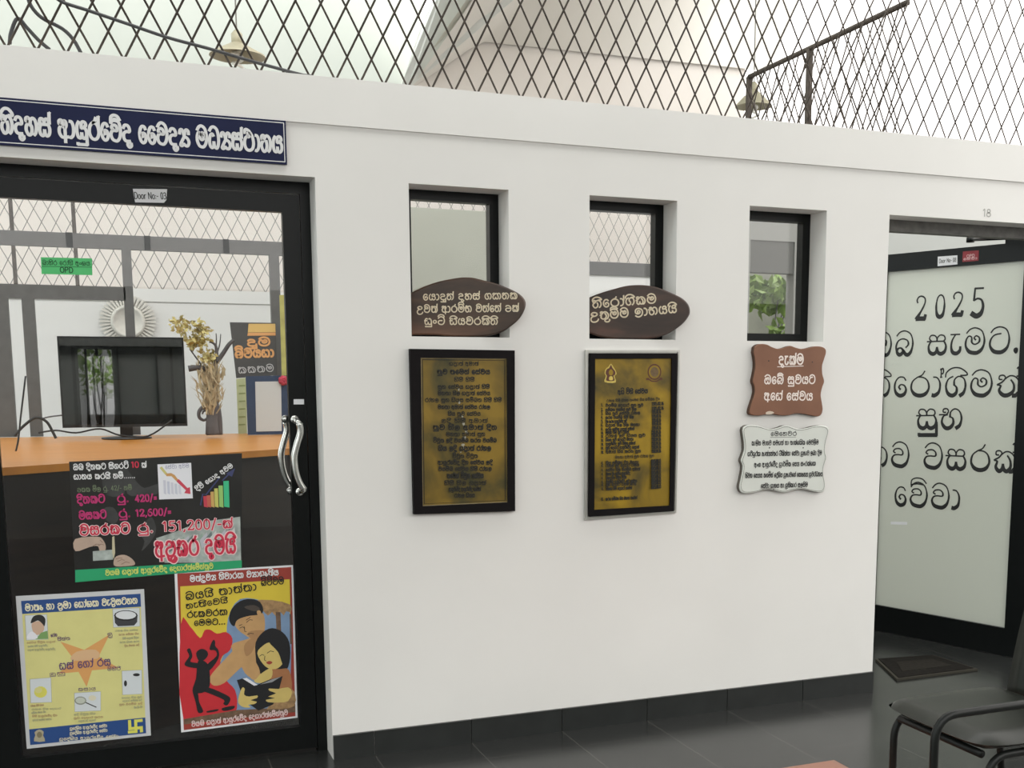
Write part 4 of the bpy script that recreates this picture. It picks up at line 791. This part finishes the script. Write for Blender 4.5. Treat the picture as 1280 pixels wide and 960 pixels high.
# man
pp([(355, 470), (420, 440), (520, 420), (560, 520), (520, 640), (440, 620), (400, 560)], FL); pp([(248, 640), (262, 605), (330, 530), (400, 460), (450, 445), (480, 470), (440, 540), (380, 600), (320, 655), (270, 668)], FL); pp([(420, 470), (450, 435), (500, 410), (545, 388), (558, 398), (520, 425), (485, 445), (460, 500), (430, 520)], FD)
pp([(372, 355), (400, 325), (460, 305), (508, 300), (524, 340), (520, 400), (490, 415), (455, 430), (425, 415), (392, 390)], FL); pp([(440, 400), (500, 390), (525, 400), (470, 428), (450, 430)], FD); pp([(345, 332), (358, 285), (400, 245), (455, 234), (500, 250), (516, 290), (500, 312), (450, 318), (405, 330), (382, 345), (372, 370), (356, 362)], K); pp([(420, 275), (470, 265), (500, 285), (470, 296)], mat('hair_sheen_print', (.07, .055, .045), .5)); pp([(484, 296), (500, 292), (506, 312), (490, 318)], FL)
for q_ in ([(398, 380), (412, 374), (424, 380)], [(432, 352), (448, 338), (462, 340)], [(395, 368), (410, 362)], [(430, 340), (452, 326)], [(420, 372), (424, 398), (432, 398)], [(436, 412), (452, 406), (468, 408)]): k.line([D_(*p) for p in q_], .75, K)
# girl
pp([(478, 452), (512, 402), (560, 380), (612, 400), (646, 450), (650, 530), (632, 590), (590, 600), (520, 612), (488, 590), (478, 520)], K); pp([(486, 505), (512, 470), (545, 452), (575, 466), (612, 505), (620, 545), (590, 580), (552, 585), (515, 560)], FY); pp([(545, 450), (600, 460), (640, 520), (632, 590), (612, 560), (590, 500)], K)
pp([(505, 630), (545, 590), (600, 585), (645, 590), (658, 690), (600, 740), (520, 690)], OR2); pp([(470, 640), (530, 590), (560, 585), (555, 630), (500, 655)], FY); pp([(440, 560), (470, 540), (500, 600), (470, 640), (440, 610)], FL)
for q_ in ([(498, 520), (510, 512), (520, 516)], [(536, 505), (552, 494), (568, 498)], [(524, 520), (522, 540), (530, 544)]): k.line([D_(*p) for p in q_], .8, K)
pp([(530, 552), (548, 544), (562, 552), (546, 562)], R1)
# book and hands
pp([(384, 640), (430, 626), (484, 664), (540, 640), (613, 620), (592, 700), (565, 762), (492, 792), (420, 742)], K, 0); pp([(412, 632), (432, 628), (488, 664), (470, 668)], wp, 0); pp([(500, 662), (560, 636), (606, 622), (560, 650)], mat('page_grey_print', (.30, .31, .33), .6), 0)
pp([(390, 740), (400, 700), (412, 676), (424, 684), (420, 712), (445, 722), (486, 716), (484, 730), (452, 740), (484, 748), (470, 760), (440, 764), (455, 776), (420, 776), (396, 762)], FY, 2); pp([(545, 682), (590, 684), (640, 676), (660, 700), (640, 745), (590, 752), (540, 750), (530, 738), (575, 730), (540, 722), (580, 706), (548, 694)], FY, 2)
# silhouette
pp([(180, 505), (205, 484), (232, 492), (240, 515), (220, 540), (195, 545)], K); pp([(190, 545), (235, 555), (250, 620), (244, 680), (205, 705), (162, 695), (180, 630)], K); pp([(186, 580), (130, 570), (125, 552), (146, 520), (134, 490), (150, 482), (162, 520), (152, 548), (192, 556)], K); pp([(232, 566), (282, 520), (276, 492), (248, 488), (256, 455), (268, 438), (276, 448), (276, 470), (292, 490), (292, 532), (248, 592)], K)
pp([(162, 690), (188, 702), (196, 750), (216, 796), (190, 802), (178, 750)], K); pp([(200, 690), (240, 676), (320, 708), (352, 732), (336, 766), (316, 758), (318, 738), (240, 704)], K)
k.done('printed_picture', r)
k = Ink(DG, .003); pw = mat('pinkish_print', (.80, .60, .58), .6)
k.text("m t:/ d:R v Y _ n:i v aa r N _ v Y aa p ru t:i y", D_(150, 148), D_(594, 114), 6, .2, wi, 4)
k.text("b y y:i _ t aa t:/ t aa", D_(128, 240), D_(488, 188), 7.6, .18, K, 5); k.text("b:iv v:iv v m", D_(505, 168), D_(622, 158), 7, .18, K, 4)
k.text("n ae t:i e v y:i", D_(130, 284), D_(342, 252), 5.6, .21, K, 5); k.text("r ae k v r N", D_(135, 328), D_(340, 312), 6.4, .2, K, 5); k.text("e m m tt dot dot dot", D_(170, 368), D_(330, 360), 5.8, .2, K, 5)
k.text("v y mb _ p L aa t:/ _ a aa y:u r:/ e v:x d _ e d p aa r:/ t:/ e m:x n:/ t:u v", D_(158, 872), D_(640, 812), 5.2, .18, pw, 4)
k.done('printed_lettering', r)

# ================================================================== INSIDE THE LEFT ROOM
CZ_ = 1.10
f0, f1 = onZ(-30, 586.8, CZ_), onZ(400, 558, CZ_)
b0, b1 = onZ(-30, 547.5, CZ_), onZ(440, 539.5, CZ_)
orange = ramp_mat('orange_counter_laminate', [(.3, (.40, .155, .018)), (.7, (.50, .205, .03))], 2.5, .35, 0, (1, 6, 1))
dwood = ramp_mat('dark_brown_wood_panel', [(.3, (.008, .0055, .0045)), (.7, (.019, .012, .0085))], 3, .45, 0, (.6, .6, 9), 6)
r = empty('reception_counter', ((f0[0]+f1[0])/2, (f0[1]+b0[1])/2, 0), 'reception counter with orange top and dark brown wooden front, behind the glass door', 'counter')
m = MB(); m.prism([f0, f1, b1, b0], (0, 0, -.028), orange); link('counter_top', m, r)
m = MB(); q_ = lambda p, dz: np.array([p[0]*.98+.01, p[1]+.03, dz])
fr = [q_(f0, 0), q_(f1, 0), np.array([b1[0]-.02, b1[1]-.05, 0]), np.array([b0[0]+.02, b0[1]-.05, 0])]
m.prism(fr, (0, 0, CZ_-.028), dwood); link('front_panel', m, r)

# monitor
bez = mat('black_monitor_plastic', (.008, .008, .009), .3); scr = mat('glossy_black_screen', (.004, .005, .005), .02, spec=1.); _b = scr.node_tree.nodes['Principled BSDF']; _b.inputs['Coat Weight'].default_value = 1; _b.inputs['Coat Roughness'].default_value = .01; _b.inputs['Coat IOR'].default_value = 1.8
MY = 2.05
M_ = YP(MY); a = M_.uv(71, 420); c = M_.uv(234.5, 532.5)
r = empty('computer_monitor', ((a[0]+c[0])/2, MY+.03, CZ_), 'black computer monitor standing on the orange counter top', 'monitor')
m = MB(); m.box((a[0], MY, c[1]), (c[0], MY+.035, a[1]), bez); m.box((a[0]+.12, MY+.035, c[1]+.08), (c[0]-.12, MY+.06, a[1]-.08), bez); link('housing', m, r)
m = MB(); m.box((a[0]+.008, MY-.0012, c[1]+.014), (c[0]-.008, MY+.001, a[1]-.008), scr); link('screen', m, r)
mx = (a[0]+c[0])/2; m = MB(); m.box((mx-.03, MY+.05, CZ_+.012), (mx+.03, MY+.08, c[1]+.2), bez); m.box((mx-.022, MY+.034, c[1]+.1), (mx+.022, MY+.06, c[1]+.2), bez); link('stand', m, r)
m = MB(); m.lathe([(0, 0), (.12, 0), (.12, .008), (.05, .014), (0, .014)], (mx, MY+.05, CZ_+.0005), bez, 28); link('foot', m, r)
# cables on the counter
def cable(px, lab, rad=.004, Y=1.8, z=None, n=6, mm=BLACK, cat_='cable'):
    P = YP(Y); pts = [P.hit(*p) for p in smooth(px, 5)]
    if z is not None: pts = [np.array([p[0], p[1], max(p[2], z)]) for p in pts]
    m = MB(); m.tube(pts, rad, mm, n); o = link('cable', m); o['label'] = lab; o['category'] = cat_; return o
cable([(18, 545), (30, 532), (45, 522), (58, 527), (66, 540), (70, 548)], 'thick black cable loop on the counter beside the dark post', .007, 1.75, CZ_+.008)
cable([(14, 582), (22, 555), (26, 520), (32, 470)], 'black cable hanging from the dark post across the orange counter', .004, 1.25)
cable([(48, 541), (70, 538), (95, 541), (125, 536), (150, 544), (185, 545), (215, 525)], 'thin black cable trailing under the monitor along the counter', .0045, 1.85, CZ_+.005)
cable([(50, 524), (62, 521), (78, 519)], 'short grey braided cable entering the left side of the monitor', .004, 2.0, mm=mat('braided_grey_cable', (.12, .12, .12), .8, noise=.6, scale=120))

# partition frame of dark metal
PY = 2.52
r = empty('partition_frame', (.1, PY, 0), 'dark grey metal partition frame with crossbars, inside the glass door', 'partition')
Q = YP(PY)
def bar(name, x0, x1, y0, y1, mm=GREYF, top=None):
    (u0, v0), (u1, v1) = Q.uv(x0, y1), Q.uv(x1, y0); mb = MB(); mb.box((u0, PY-.02, max(v0, 0)), (u1, PY+.03, v1), mm); link(name, mb, r)
h0 = Q.uv(150, 303)[1]; hh = .072
m = MB(); m.box((-1.2, PY-.02, h0-hh/2), (1.25, PY+.03, h0+hh/2), GREYF); link('crossbar', m, r)
u165 = Q.uv(165, 400)[0]; h1 = Q.uv(100, 366)[1]
m = MB(); m.box((-1.2, PY-.02, h1-.035), (u165-.025, PY+.03, h1+.035), GREYF); link('crossbar', m, r)
for px, hw, z0, z1 in ((165, .024, CZ_, h0-hh/2), (347, .026, CZ_, h0-hh/2), (40, .030, CZ_, h1-.035), (4, .042, CZ_, h1-.035)):
    u = Q.uv(px, 450)[0]; m = MB(); m.box((u-hw, PY-.02, z0), (u+hw, PY+.03, z1), GREYF); link('post', m, r)
for px in (87, 184, 282): 
    u = Q.uv(px, 303)[0]; m = MB(); m.box((u-.016, PY-.023, h0-hh/2-.002), (u+.016, PY-.018, h0+hh/2+.002), FRAME); link('segment', m, r)  # dark pads painted in for poles mirrored in the door glass

# sunburst ornament on the back wall
SB = YP(YB-.03); cu, cv = SB.uv(160, 402)
ivory = mat('ivory_ornament', (.72, .70, .64), .6, noise=.06, scale=30)
r = empty('sunburst_ornament', (cu, YB, cv), 'round ivory sunburst ornament hanging on the back wall above the monitor', 'ornament')
rd = abs(SB.uv(195, 402)[0]-cu)
m = MB()
for i in range(40):
    t = i*2*math.pi/40; ca, sa = math.cos(t), math.sin(t); w_2 = .0055
    p = [SB.w(cu+ca*rd*q1-sa*w_2*s_, cv+sa*rd*q1+ca*w_2*s_, .004) for q1, s_ in ((.62, 1), (.98, 1.5), (1.0, 0), (.98, -1.5), (.62, -1))]
    m.prism(p, (0, .014, 0), ivory)
link('ray_ring', m, r)
m = MB(); m.lathe([(0, .012), (rd*.46, .016), (rd*.5, .03), (rd*.58, .03), (rd*.62, .012), (rd*.62, -.018), (0, -.018)], (cu, YB-.03, cv), ivory, 36, (0, -1, 0)); link('centre_disc', m, r)

# golden tree ornament
VY = 2.0; V = YP(VY)
bark = ramp_mat('grey_carved_wood', [(.3, (.028, .026, .030)), (.7, (.085, .078, .08))], 14, .6, 0, (1, 1, .4)); goldleaf = mat('faded_gold_leaves', (.50, .43, .17), .55, noise=.3, scale=30); beige = mat('beige_dried_grass', (.40, .33, .20), .8, noise=.3, scale=30)
r = empty('tree_ornament', tuple(V.hit(269, 545)[:2]) + (CZ_,), 'grey carved tree ornament with pale gold leaves, right of the monitor', 'ornament')
c3 = lambda x, y: (200+x/5.335, 380+y/5.335)
def limb(pts, rad): 
    p = [V.hit(*c3(*q1)) for q1 in smooth(pts, 4)]; n = len(p)
    return p, [rad[0]+(rad[1]-rad[0])*i/(n-1) for i in range(n)]
m = MB()
base_z = V.hit(*c3(355, 870))[2]
for pts, rad in [([(358, 872), (352, 790), (360, 700), (355, 600), (365, 480), (372, 400)], (.036, .012)), ([(330, 872), (335, 760), (345, 660)], (.02, .02)), ([(395, 872), (390, 780), (378, 690)], (.018, .02)), ([(372, 410), (378, 340), (372, 280), (345, 256), (328, 255)], (.011, .003)), ([(378, 390), (420, 330), (460, 270), (492, 240)], (.012, .009)), ([(380, 330), (398, 270), (405, 200)], (.004, .002)), ([(374, 280), (376, 240), (374, 195)], (.004, .002)),
                 ([(350, 470), (290, 430), (245, 425), (190, 432)], (.010, .016)), ([(300, 470), (270, 400), (235, 350), (198, 300)], (.005, .003)), ([(345, 690), (295, 685), (262, 715), (262, 755), (290, 775), (312, 765)], (.012, .006)), ([(310, 710), (290, 715), (282, 735)], (.006, .004))]:
    p, rr_ = limb(pts, rad); m.tube(p, rr_, bark, 8)
dz = CZ_+.001-min(v[2] for v in m.v)
o_ = link('trunk', m, r); 
rg = random.Random(5)
m = MB()
def leaf(mb, c, L_, mm, rng):
    d = np.array([rng.gauss(0, 1), rng.gauss(0, .7), rng.gauss(.2, 1)]); d /= np.linalg.norm(d); e = np.cross(d, [rng.gauss(0, 1), rng.gauss(0, 1), rng.gauss(0, 1)]); e /= np.linalg.norm(e)+1e-9; n_ = np.cross(d, e)
    mb.add([c, c+d*L_*.5+e*L_*.28+n_*L_*.06, c+d*L_, c+d*L_*.5-e*L_*.28+n_*L_*.06], [(0, 1, 2), (0, 2, 3)], mm)
for cx, cy, sx_, sy_, n in [(130, 140, 40, 42, 60), (245, 150, 30, 35, 34), (290, 175, 25, 30, 24), (215, 265, 30, 40, 55), (270, 250, 45, 45, 70), (320, 345, 40, 32, 60), (300, 390, 35, 30, 40), (150, 190, 20, 20, 15)]:
    for _ in range(n):
        p = V.hit(*c3(cx+rg.gauss(0, sx_*.6), cy+rg.gauss(0, sy_*.6))) + np.array([0, rg.gauss(0, .02), 0]); leaf(m, p, rg.uniform(.022, .040), goldleaf, rg)
link('gold_leaves', m, r)
def blade(mb, c, L_, mm, rng):
    d = np.array([rng.gauss(0, .28), rng.gauss(0, .2), 1.0]); d /= np.linalg.norm(d); e = np.array([1, rng.gauss(0, .4), 0]); e /= np.linalg.norm(e)
    b_ = np.array([rng.gauss(0, .25)*L_, 0, 0]); mb.add([c-e*.004, c+e*.004, c+d*L_*.6+e*.004, c+d*L_+b_, c+d*L_*.6-e*.004], [(0, 1, 2, 4), (4, 2, 3)], mm)
m = MB()
for _ in range(340):
    t = rg.random(); p = V.hit(*c3(340+rg.gauss(0, 34-14*t), 470+t*270)) + np.array([0, rg.gauss(-.01, .015), 0]); blade(m, p, rg.uniform(.05, .10), beige, rg)
link('dried_grass', m, r)

# banner, boards and strips at the right
BY = 2.40; Bp = YP(BY)
dkb = mat('faded_black_banner', (.055, .055, .055), .6, noise=.2, scale=8); ob = mat('orange_banner_print', (.62, .32, .12), .6); yb2 = mat('yellow_banner_print', (.62, .42, .14), .6)
def qd(P, pts): return [c3(*p) for p in pts]
c = Bp.hit(*c3(620, 470))
r = sheet('banner', 'banner', 'black banner with orange lettering hanging beside the tree ornament', Bp, qd(Bp, [(465, 122), (770, 126), (782, 475), (508, 495)]), dkb, .004)
k = Ink(Bp, .005); k.poly(qd(Bp, [(590, 132), (768, 132), (770, 188), (585, 190)]), yb2); k.poly(qd(Bp, [(585, 192), (770, 190), (770, 210), (582, 212)]), ob); k.done('printed_band', r)
k = Ink(Bp, .006)
k.text("d:u m", c3(580, 282), c3(745, 276), 8, .3, ob, 4); k.text("b:iv v y p aa", c3(500, 358), c3(765, 350), 8.5, .3, ob, 4); k.text("k k t m", c3(520, 462), c3(765, 448), 7, .16, mat('pale_outline_print', (.45, .45, .45), .6), 4)
k.done('lettering', r)
lg = mat('pale_green_strip', (.42, .47, .26), .6, noise=.12, scale=20)
r = sheet('notice_strip', 'notice', 'pale green notice strip standing on the counter under the black banner', Bp, qd(Bp, [(508, 500), (574, 492), (580, 862), (522, 866)]), lg, .003)
k = Ink(Bp, .004)
for j in range(6): k.line([c3(528, 545+j*52), c3(566, 543+j*52)], 1.6, mat('green_print', (.22, .27, .10), .6))
k.done('printed_lettering', r)
nb = mat('navy_display_board', (.018, .040, .095), .5, noise=.2, scale=10)
By2 = YP(2.2)
r = sheet('display_board', 'board', 'navy display board holding a blank pale sheet, standing on the counter', By2, qd(By2, [(570, 482), (870, 476), (880, 866), (585, 872)]), nb, .012)
m = MB(); slabq(m, By2, qd(By2, [(633, 518), (805, 516), (810, 846), (640, 850)]), .0125, .0135, mat('pale_grey_sheet', (.50, .53, .53), .5)); link('paper_insert', m, r, label='blank pale grey sheet')
Bz = YP(2.36)
r = sheet('notice_strip', 'notice', 'tall narrow yellow strip hanging by the right edge of the glass door', Bz, qd(Bz, [(796, -60), (840, -60), (850, 480), (812, 480)]), mat('dull_yellow_strip', (.40, .38, .11), .6, noise=.25, scale=14), .003)
fl = mat('red_fabric_flower', (.42, .03, .06), .7, noise=.3, scale=60); fy = By2.hit(*c3(820, 510)); r = empty('flower', (fy[0], fy[1]-.02, fy[2]), 'small red fabric flower on the top corner of the navy board', 'flower')
m = MB(); fc = np.array([fy[0], fy[1]-.024, fy[2]])
for i in range(7):
    t = i*2*math.pi/7; pc = fc + np.array([math.cos(t)*.016, 0, math.sin(t)*.016]); m.lathe([(0, -.005), (.011, -.002), (.013, .002), (.007, .006), (0, .007)], pc, fl, 10, (math.cos(t)*.5, -1, math.sin(t)*.5))
link('petals', m, r); m = MB(); m.lathe([(0, .012), (.006, .009), (.009, 0), (0, -.004)], fc, fl, 10, (0, -1, 0)); link('flower_centre', m, r)
# left white cupboard side seen between the posts
m = MB(); WY = YP(2.8); u0, u1 = WY.uv(14, 450)[0], WY.uv(36, 450)[0]
cup = mat('pale_grey_cupboard', (.55, .57, .56), .6, noise=.04, scale=4)

# ================================================================== THINGS SEEN THROUGH THE SMALL WINDOWS
gg = ramp_mat('grey_green_cupboard_steel', [(.3, (.27, .28, .23)), (.7, (.36, .37, .31))], 1.6, .5)
r = empty('steel_cupboard', (1.85, 2.75, 0), 'tall grey green steel cupboard seen through the first small window', 'cupboard')
m = MB(); m.box((1.42, 2.5, .06), (2.36, 2.95, 2.385), gg); m.box((1.44, 2.52, 0), (2.34, 2.93, .06), GREYF); link('body', m, r)
for a_, b_ in ((1.425, 2.355),):
    m = MB(); m.box((a_, 2.488, .08), (b_, 2.499, 2.37), gg); dd = link('door', m, r)
m = MB(); m.box((1.46, 2.47, 1.15), (1.475, 2.487, 1.27), CHROME); link('handle', m, dd)
leafm = mat('fresh_green_leaves', (.22, .35, .06), .5, noise=.5, scale=9); leafd = mat('deep_green_leaves', (.05, .11, .025), .5, noise=.4, scale=9)
gwall = mat('garden_wall_plaster', (.20, .21, .17), .8, noise=.3, scale=3)
m = MB(); m.box((4.6, 6.25, 0), (8.2, 6.4, 3.0), gwall); struct('wall_garden', m)
def bush(nm, lab, c, R, n, mm, L_, seed, cat_='shrub'):
    rg = random.Random(seed); r = empty(nm, (c[0], c[1], 0), lab, cat_); m = MB()
    for i in range(7):
        t = rg.uniform(0, 6.28); e = np.array([c[0]+R[0]*.6*math.cos(t), c[1]+R[1]*.6*math.sin(t), c[2]+R[2]*rg.uniform(-.2, .7)]); m.tube([np.array([c[0], c[1], 0]), (np.array([c[0], c[1], 0])+e)/2+np.array([rg.gauss(0, .04), 0, .05]), e], [.014, .010, .004], bark, 6)
    link('stems', m, r); m = MB()
    for i in range(n):
        v = np.array([rg.gauss(0, 1), rg.gauss(0, 1), rg.gauss(0, 1)]); v /= np.linalg.norm(v); v *= rg.random()**.4
        leaf(m, np.array(c)+v*np.array(R), L_*rg.uniform(.7, 1.3), mm, rg)
    link('foliage', m, r)
bush('garden_shrub', 'bright green leafy shrub in the garden, top of the view through the last window', (5.75, 5.5, 2.18), (.62, .3, .14), 420, leafm, .13, 2)
bush('garden_shrub', 'small low plant in the garden, lower right of the view through the last window', (5.85, 5.1, 1.70), (.16, .14, .24), 130, leafm, .10, 4)
# plant seen beyond the facing window, behind the viewer
bush('garden_shrub', 'green shrub outside the facing window, mirrored in the black monitor', ((ax+bx_)/2-.05, -8.2, az-.15), (.55, .3, .30), 200, mat('pale_lime_leaves', (.42, .60, .20), .5, noise=.3, scale=9), .10, 6)

# ================================================================== OVER THE WALL
cream_l = mat('cream_lamp_shade', (.50, .46, .33), .5, noise=.06, scale=20); bulbm = mat('white_spiral_bulb', (.82, .80, .74), .4)
def lamp(px, py, Y, rad, hgt, lab):
    c = at(px, py, Y); r = empty('pendant_lamp', c, lab, 'lamp', None)
    m = MB(); m.lathe([(rad, 0), (rad*.985, .008), (rad*.62, hgt*.52), (rad*.2, hgt), (rad*.15, hgt), (rad*.57, hgt*.5), (rad*.95, .0), (rad, 0)], c, cream_l, 32); link('lamp_shade', m, r)
    m = MB(); m.lathe([(0, 0), (rad*.2, 0), (rad*.2, .05), (rad*.08, .07), (0, .07)], c+np.array([0, 0, hgt*.92]), cream_l, 16); link('socket', m, r)
    m = MB(); sp = [c+np.array([.026*math.cos(t), .026*math.sin(t), .045-.0085*t]) for t in np.linspace(0, 6.28*3.2, 60)]; m.tube(sp, .0085, bulbm, 6); m.lathe([(0, hgt*.9), (.02, hgt*.9), (.026, .05), (0, .05)], c, bulbm, 14); link('spiral_bulb', m, r)
    m = MB(); m.tube([c+np.array([0, 0, hgt]), c+np.array([0, 0, hgt+1.6])], .004, mat('grey_lamp_cord', (.3, .29, .27), .7), 6); link('cord', m, r)
lamp(297, 71, 2.4, .145, .07, 'cream pendant lamp with spiral bulb hanging at upper left behind the mesh')
lamp(942, 133.5, 3.4, .135, .115, 'cream cone pendant lamp hanging by the far end of the side mesh')
cb = mat('dark_grey_cable', (.06, .06, .062), .6, noise=.2, scale=30)
cable([(60, -16), (75, 1), (110, 13), (160, 30), (210, 47), (262, 61), (320, 78), (390, 97)], 'long dark cable sloping across the wire mesh to the wall top', .0055, .012, WT+.002, 8, cb)
cable([(34, -10), (38, 6), (52, 22), (78, 36), (92, 50), (101, 66)], 'dark cable curving down behind the mesh near the top left corner', .006, .06, WT+.002, 8, cb)
cable([(12, 55), (14, 40), (22, 23), (34, 35), (48, 50), (62, 62)], 'short dark cable looped over the wall top at the far left', .006, .06, WT+.002, 8, cb)

# ================================================================== FLOOR THINGS
matm = ramp_mat('dark_coir_doormat', [(.3, (.006, .0055, .0045)), (.7, (.014, .012, .010))], 60, .95, spec=.1)
edg = mat('doormat_edge', (.035, .032, .024), .8, spec=.2)
r = empty('doormat', (3.5, .28, 0), 'dark rectangular doormat on the tiles in the right doorway', 'doormat')
x0, x1, y0, y1 = 3.335, 3.83, .085, .43
X_ = 3.15
m = MB(); m.box((x0-.14, y0+.012, .001), (x1-.012, y1+.13, .012), matm); link('pile', m, r)
q4 = [onZ(1094, 826), onZ(1121, 851.5), onZ(1222, 838.5), onZ(1166, 821)]
bpy.data.objects.remove(r.children[0])
q4 = [np.array([p[0], p[1], .0008]) for p in q4]; ce = sum(q4)/4
m = MB(); m.prism(q4, (0, 0, .010), edg); link('border', m, r)
m = MB(); m.prism([ce+(p-ce)*.93 + np.array([0, 0, .0092]) for p in q4], (0, 0, .004), matm); link('pile', m, r)
m = MB(); m.prism([ce+(p-ce)*np.array([.62, .45, 1])+np.array([.0, 0, .0132]) for p in q4], (0, 0, .0012), mat('doormat_worn_centre', (.018, .016, .013), .95, noise=.3, scale=60, spec=.1)); link('worn_centre', m, r)

tube_m = mat('black_painted_tube', (.009, .010, .009), .4, noise=.2, scale=30, spec=.25); vin = ramp_mat('black_green_vinyl', [(.3, (.013, .015, .012)), (.7, (.021, .023, .018))], 9, .36, spec=.3)
r = empty('visitor_chair', (2.35, -1.6, 0), 'black vinyl visitor chair with bent tube legs, at the bottom right corner', 'chair')
SZ = .445; T = .018
def cushion(mb, cx, cy, cz, ax, ay, az, mm, bend=0):
    """pillow block with rounded edges"""
    nx, ny = 12, 12; top = []; 
    for sgn in (1, -1):
        g = []
        for i in range(nx+1):
            for j in range(ny+1):
                u, v = i/nx*2-1, j/ny*2-1; e = (1-abs(u)**6)*(1-abs(v)**6); uu, vv = u*math.sqrt(1-.22*v*v*v*v*u*u), v*math.sqrt(1-.22*u*u*u*u*v*v); g.append((cx+ax*uu, cy+ay*vv, cz+sgn*az*(e**.35)+ (0 if sgn > 0 else -0)))
        top.append(g)
    fs = []; N = (nx+1)*(ny+1)
    for i in range(nx):
        for j in range(ny):
            a_ = i*(ny+1)+j; fs += [(a_, a_+ny+1, a_+ny+2, a_+1), (N+a_, N+a_+1, N+a_+ny+2, N+a_+ny+1)]
    mb.add(top[0]+top[1], fs, mm, True)
m = MB(); cushion(m, 2.335, -1.575, SZ-.018, .232, .232, .024, vin); link('seat', m, r)
m = MB(); n = len(m.v)
# backrest: curved upright pad
bx = []
for k_ in range(13):
    t = k_/12*2-1; y = -1.60+t*.205; bx.append((2.56+.03*(1-t*t), y))
g = []
for j in range(9):
    v = j/8; z = .40+v*.40; lean = .06*v; nar = 1-.14*v**2.5
    for (x, y) in bx: g.append((x+lean, -1.60+(y+1.60)*nar, z))
g2 = [(x+.035, y, z) for x, y, z in g]; fs = []
for j in range(8):
    for i in range(12):
        a_ = j*13+i; N = len(g); fs += [(a_, a_+13, a_+14, a_+1), (N+a_, N+a_+1, N+a_+14, N+a_+13)]
N = len(g)
ed = [i for i in range(13)] + [j*13+12 for j in range(1, 9)] + [8*13+i for i in range(11, -1, -1)] + [j*13 for j in range(7, 0, -1)]
fs += [(ed[i], ed[(i+1) % len(ed)], N+ed[(i+1) % len(ed)], N+ed[i]) for i in range(len(ed))]
m.add(g+g2, fs, vin, True); link('backrest', m, r)
k = Ink(Plane((2.585, 0, 0), (0, 1, 0)), 0)
sp_ = mat('worn_white_spot', (.5, .5, .5), .8); m = MB()
for y, z, s_ in ((-1.545, .655, .008), (-1.565, .64, .012), (-1.535, .63, .005)):
    xx = 2.56+.03*(1-((y+1.60)/.205)**2)+.06*(z-.40)/.40-.0006
    m.lathe([(0, .0004), (s_, .0002), (s_*.9, 0)], (xx, y, z), sp_, 9, (-1, 0, 0))
link('worn_spot', m, r, label='pale worn spots on the backrest')
def bent(pts, name):
    ps = smooth3(pts); m = MB(); m.tube(ps, .0115, tube_m, 10); link(name, m, r)
def smooth3(pts, n=6, rad=.07):
    """polyline with rounded corners"""
    out = [np.array(pts[0], float)]
    for i in range(1, len(pts)-1):
        p, c, q = [np.array(x, float) for x in (pts[i-1], pts[i], pts[i+1])]
        d1, d2 = p-c, q-c; r1 = min(rad, np.linalg.norm(d1)*.49, np.linalg.norm(d2)*.49); a_ = c+d1/np.linalg.norm(d1)*r1; b_ = c+d2/np.linalg.norm(d2)*r1
        for k_ in range(n+1):
            t = k_/n; out.append((1-t)**2*a_+2*t*(1-t)*c+t*t*b_)
    out.append(np.array(pts[-1], float)); return out
zf = SZ-.055
bent([(2.150, -1.375, .004), (2.150, -1.375, zf), (2.55, -1.375, zf), (2.60, -1.375, .004)], 'leg')
bent([(2.150, -1.775, .004), (2.150, -1.775, zf), (2.55, -1.775, zf), (2.60, -1.775, .004)], 'leg')
bent([(2.150, -1.40, zf+.0), (2.150, -1.75, zf)], 'front_rail')
bent([(1.905, -1.845, .004), (1.905, -1.845, .553), (2.56, -1.845, .553), (2.64, -1.80, .60)], 'arm')
bent([(2.55, -1.45, zf), (2.60, -1.45, zf+.02), (2.67, -1.47, .72)], 'back_upright'); bent([(2.55, -1.72, zf), (2.60, -1.72, zf+.02), (2.67, -1.70, .72)], 'back_upright')
bent([(2.60, -1.775, .30), (2.60, -1.845, .30), (2.60, -1.845, .545)], 'arm_bracket')
for o_ in list(bpy.data.objects):
    if '_o' in o_: del o_['_o']
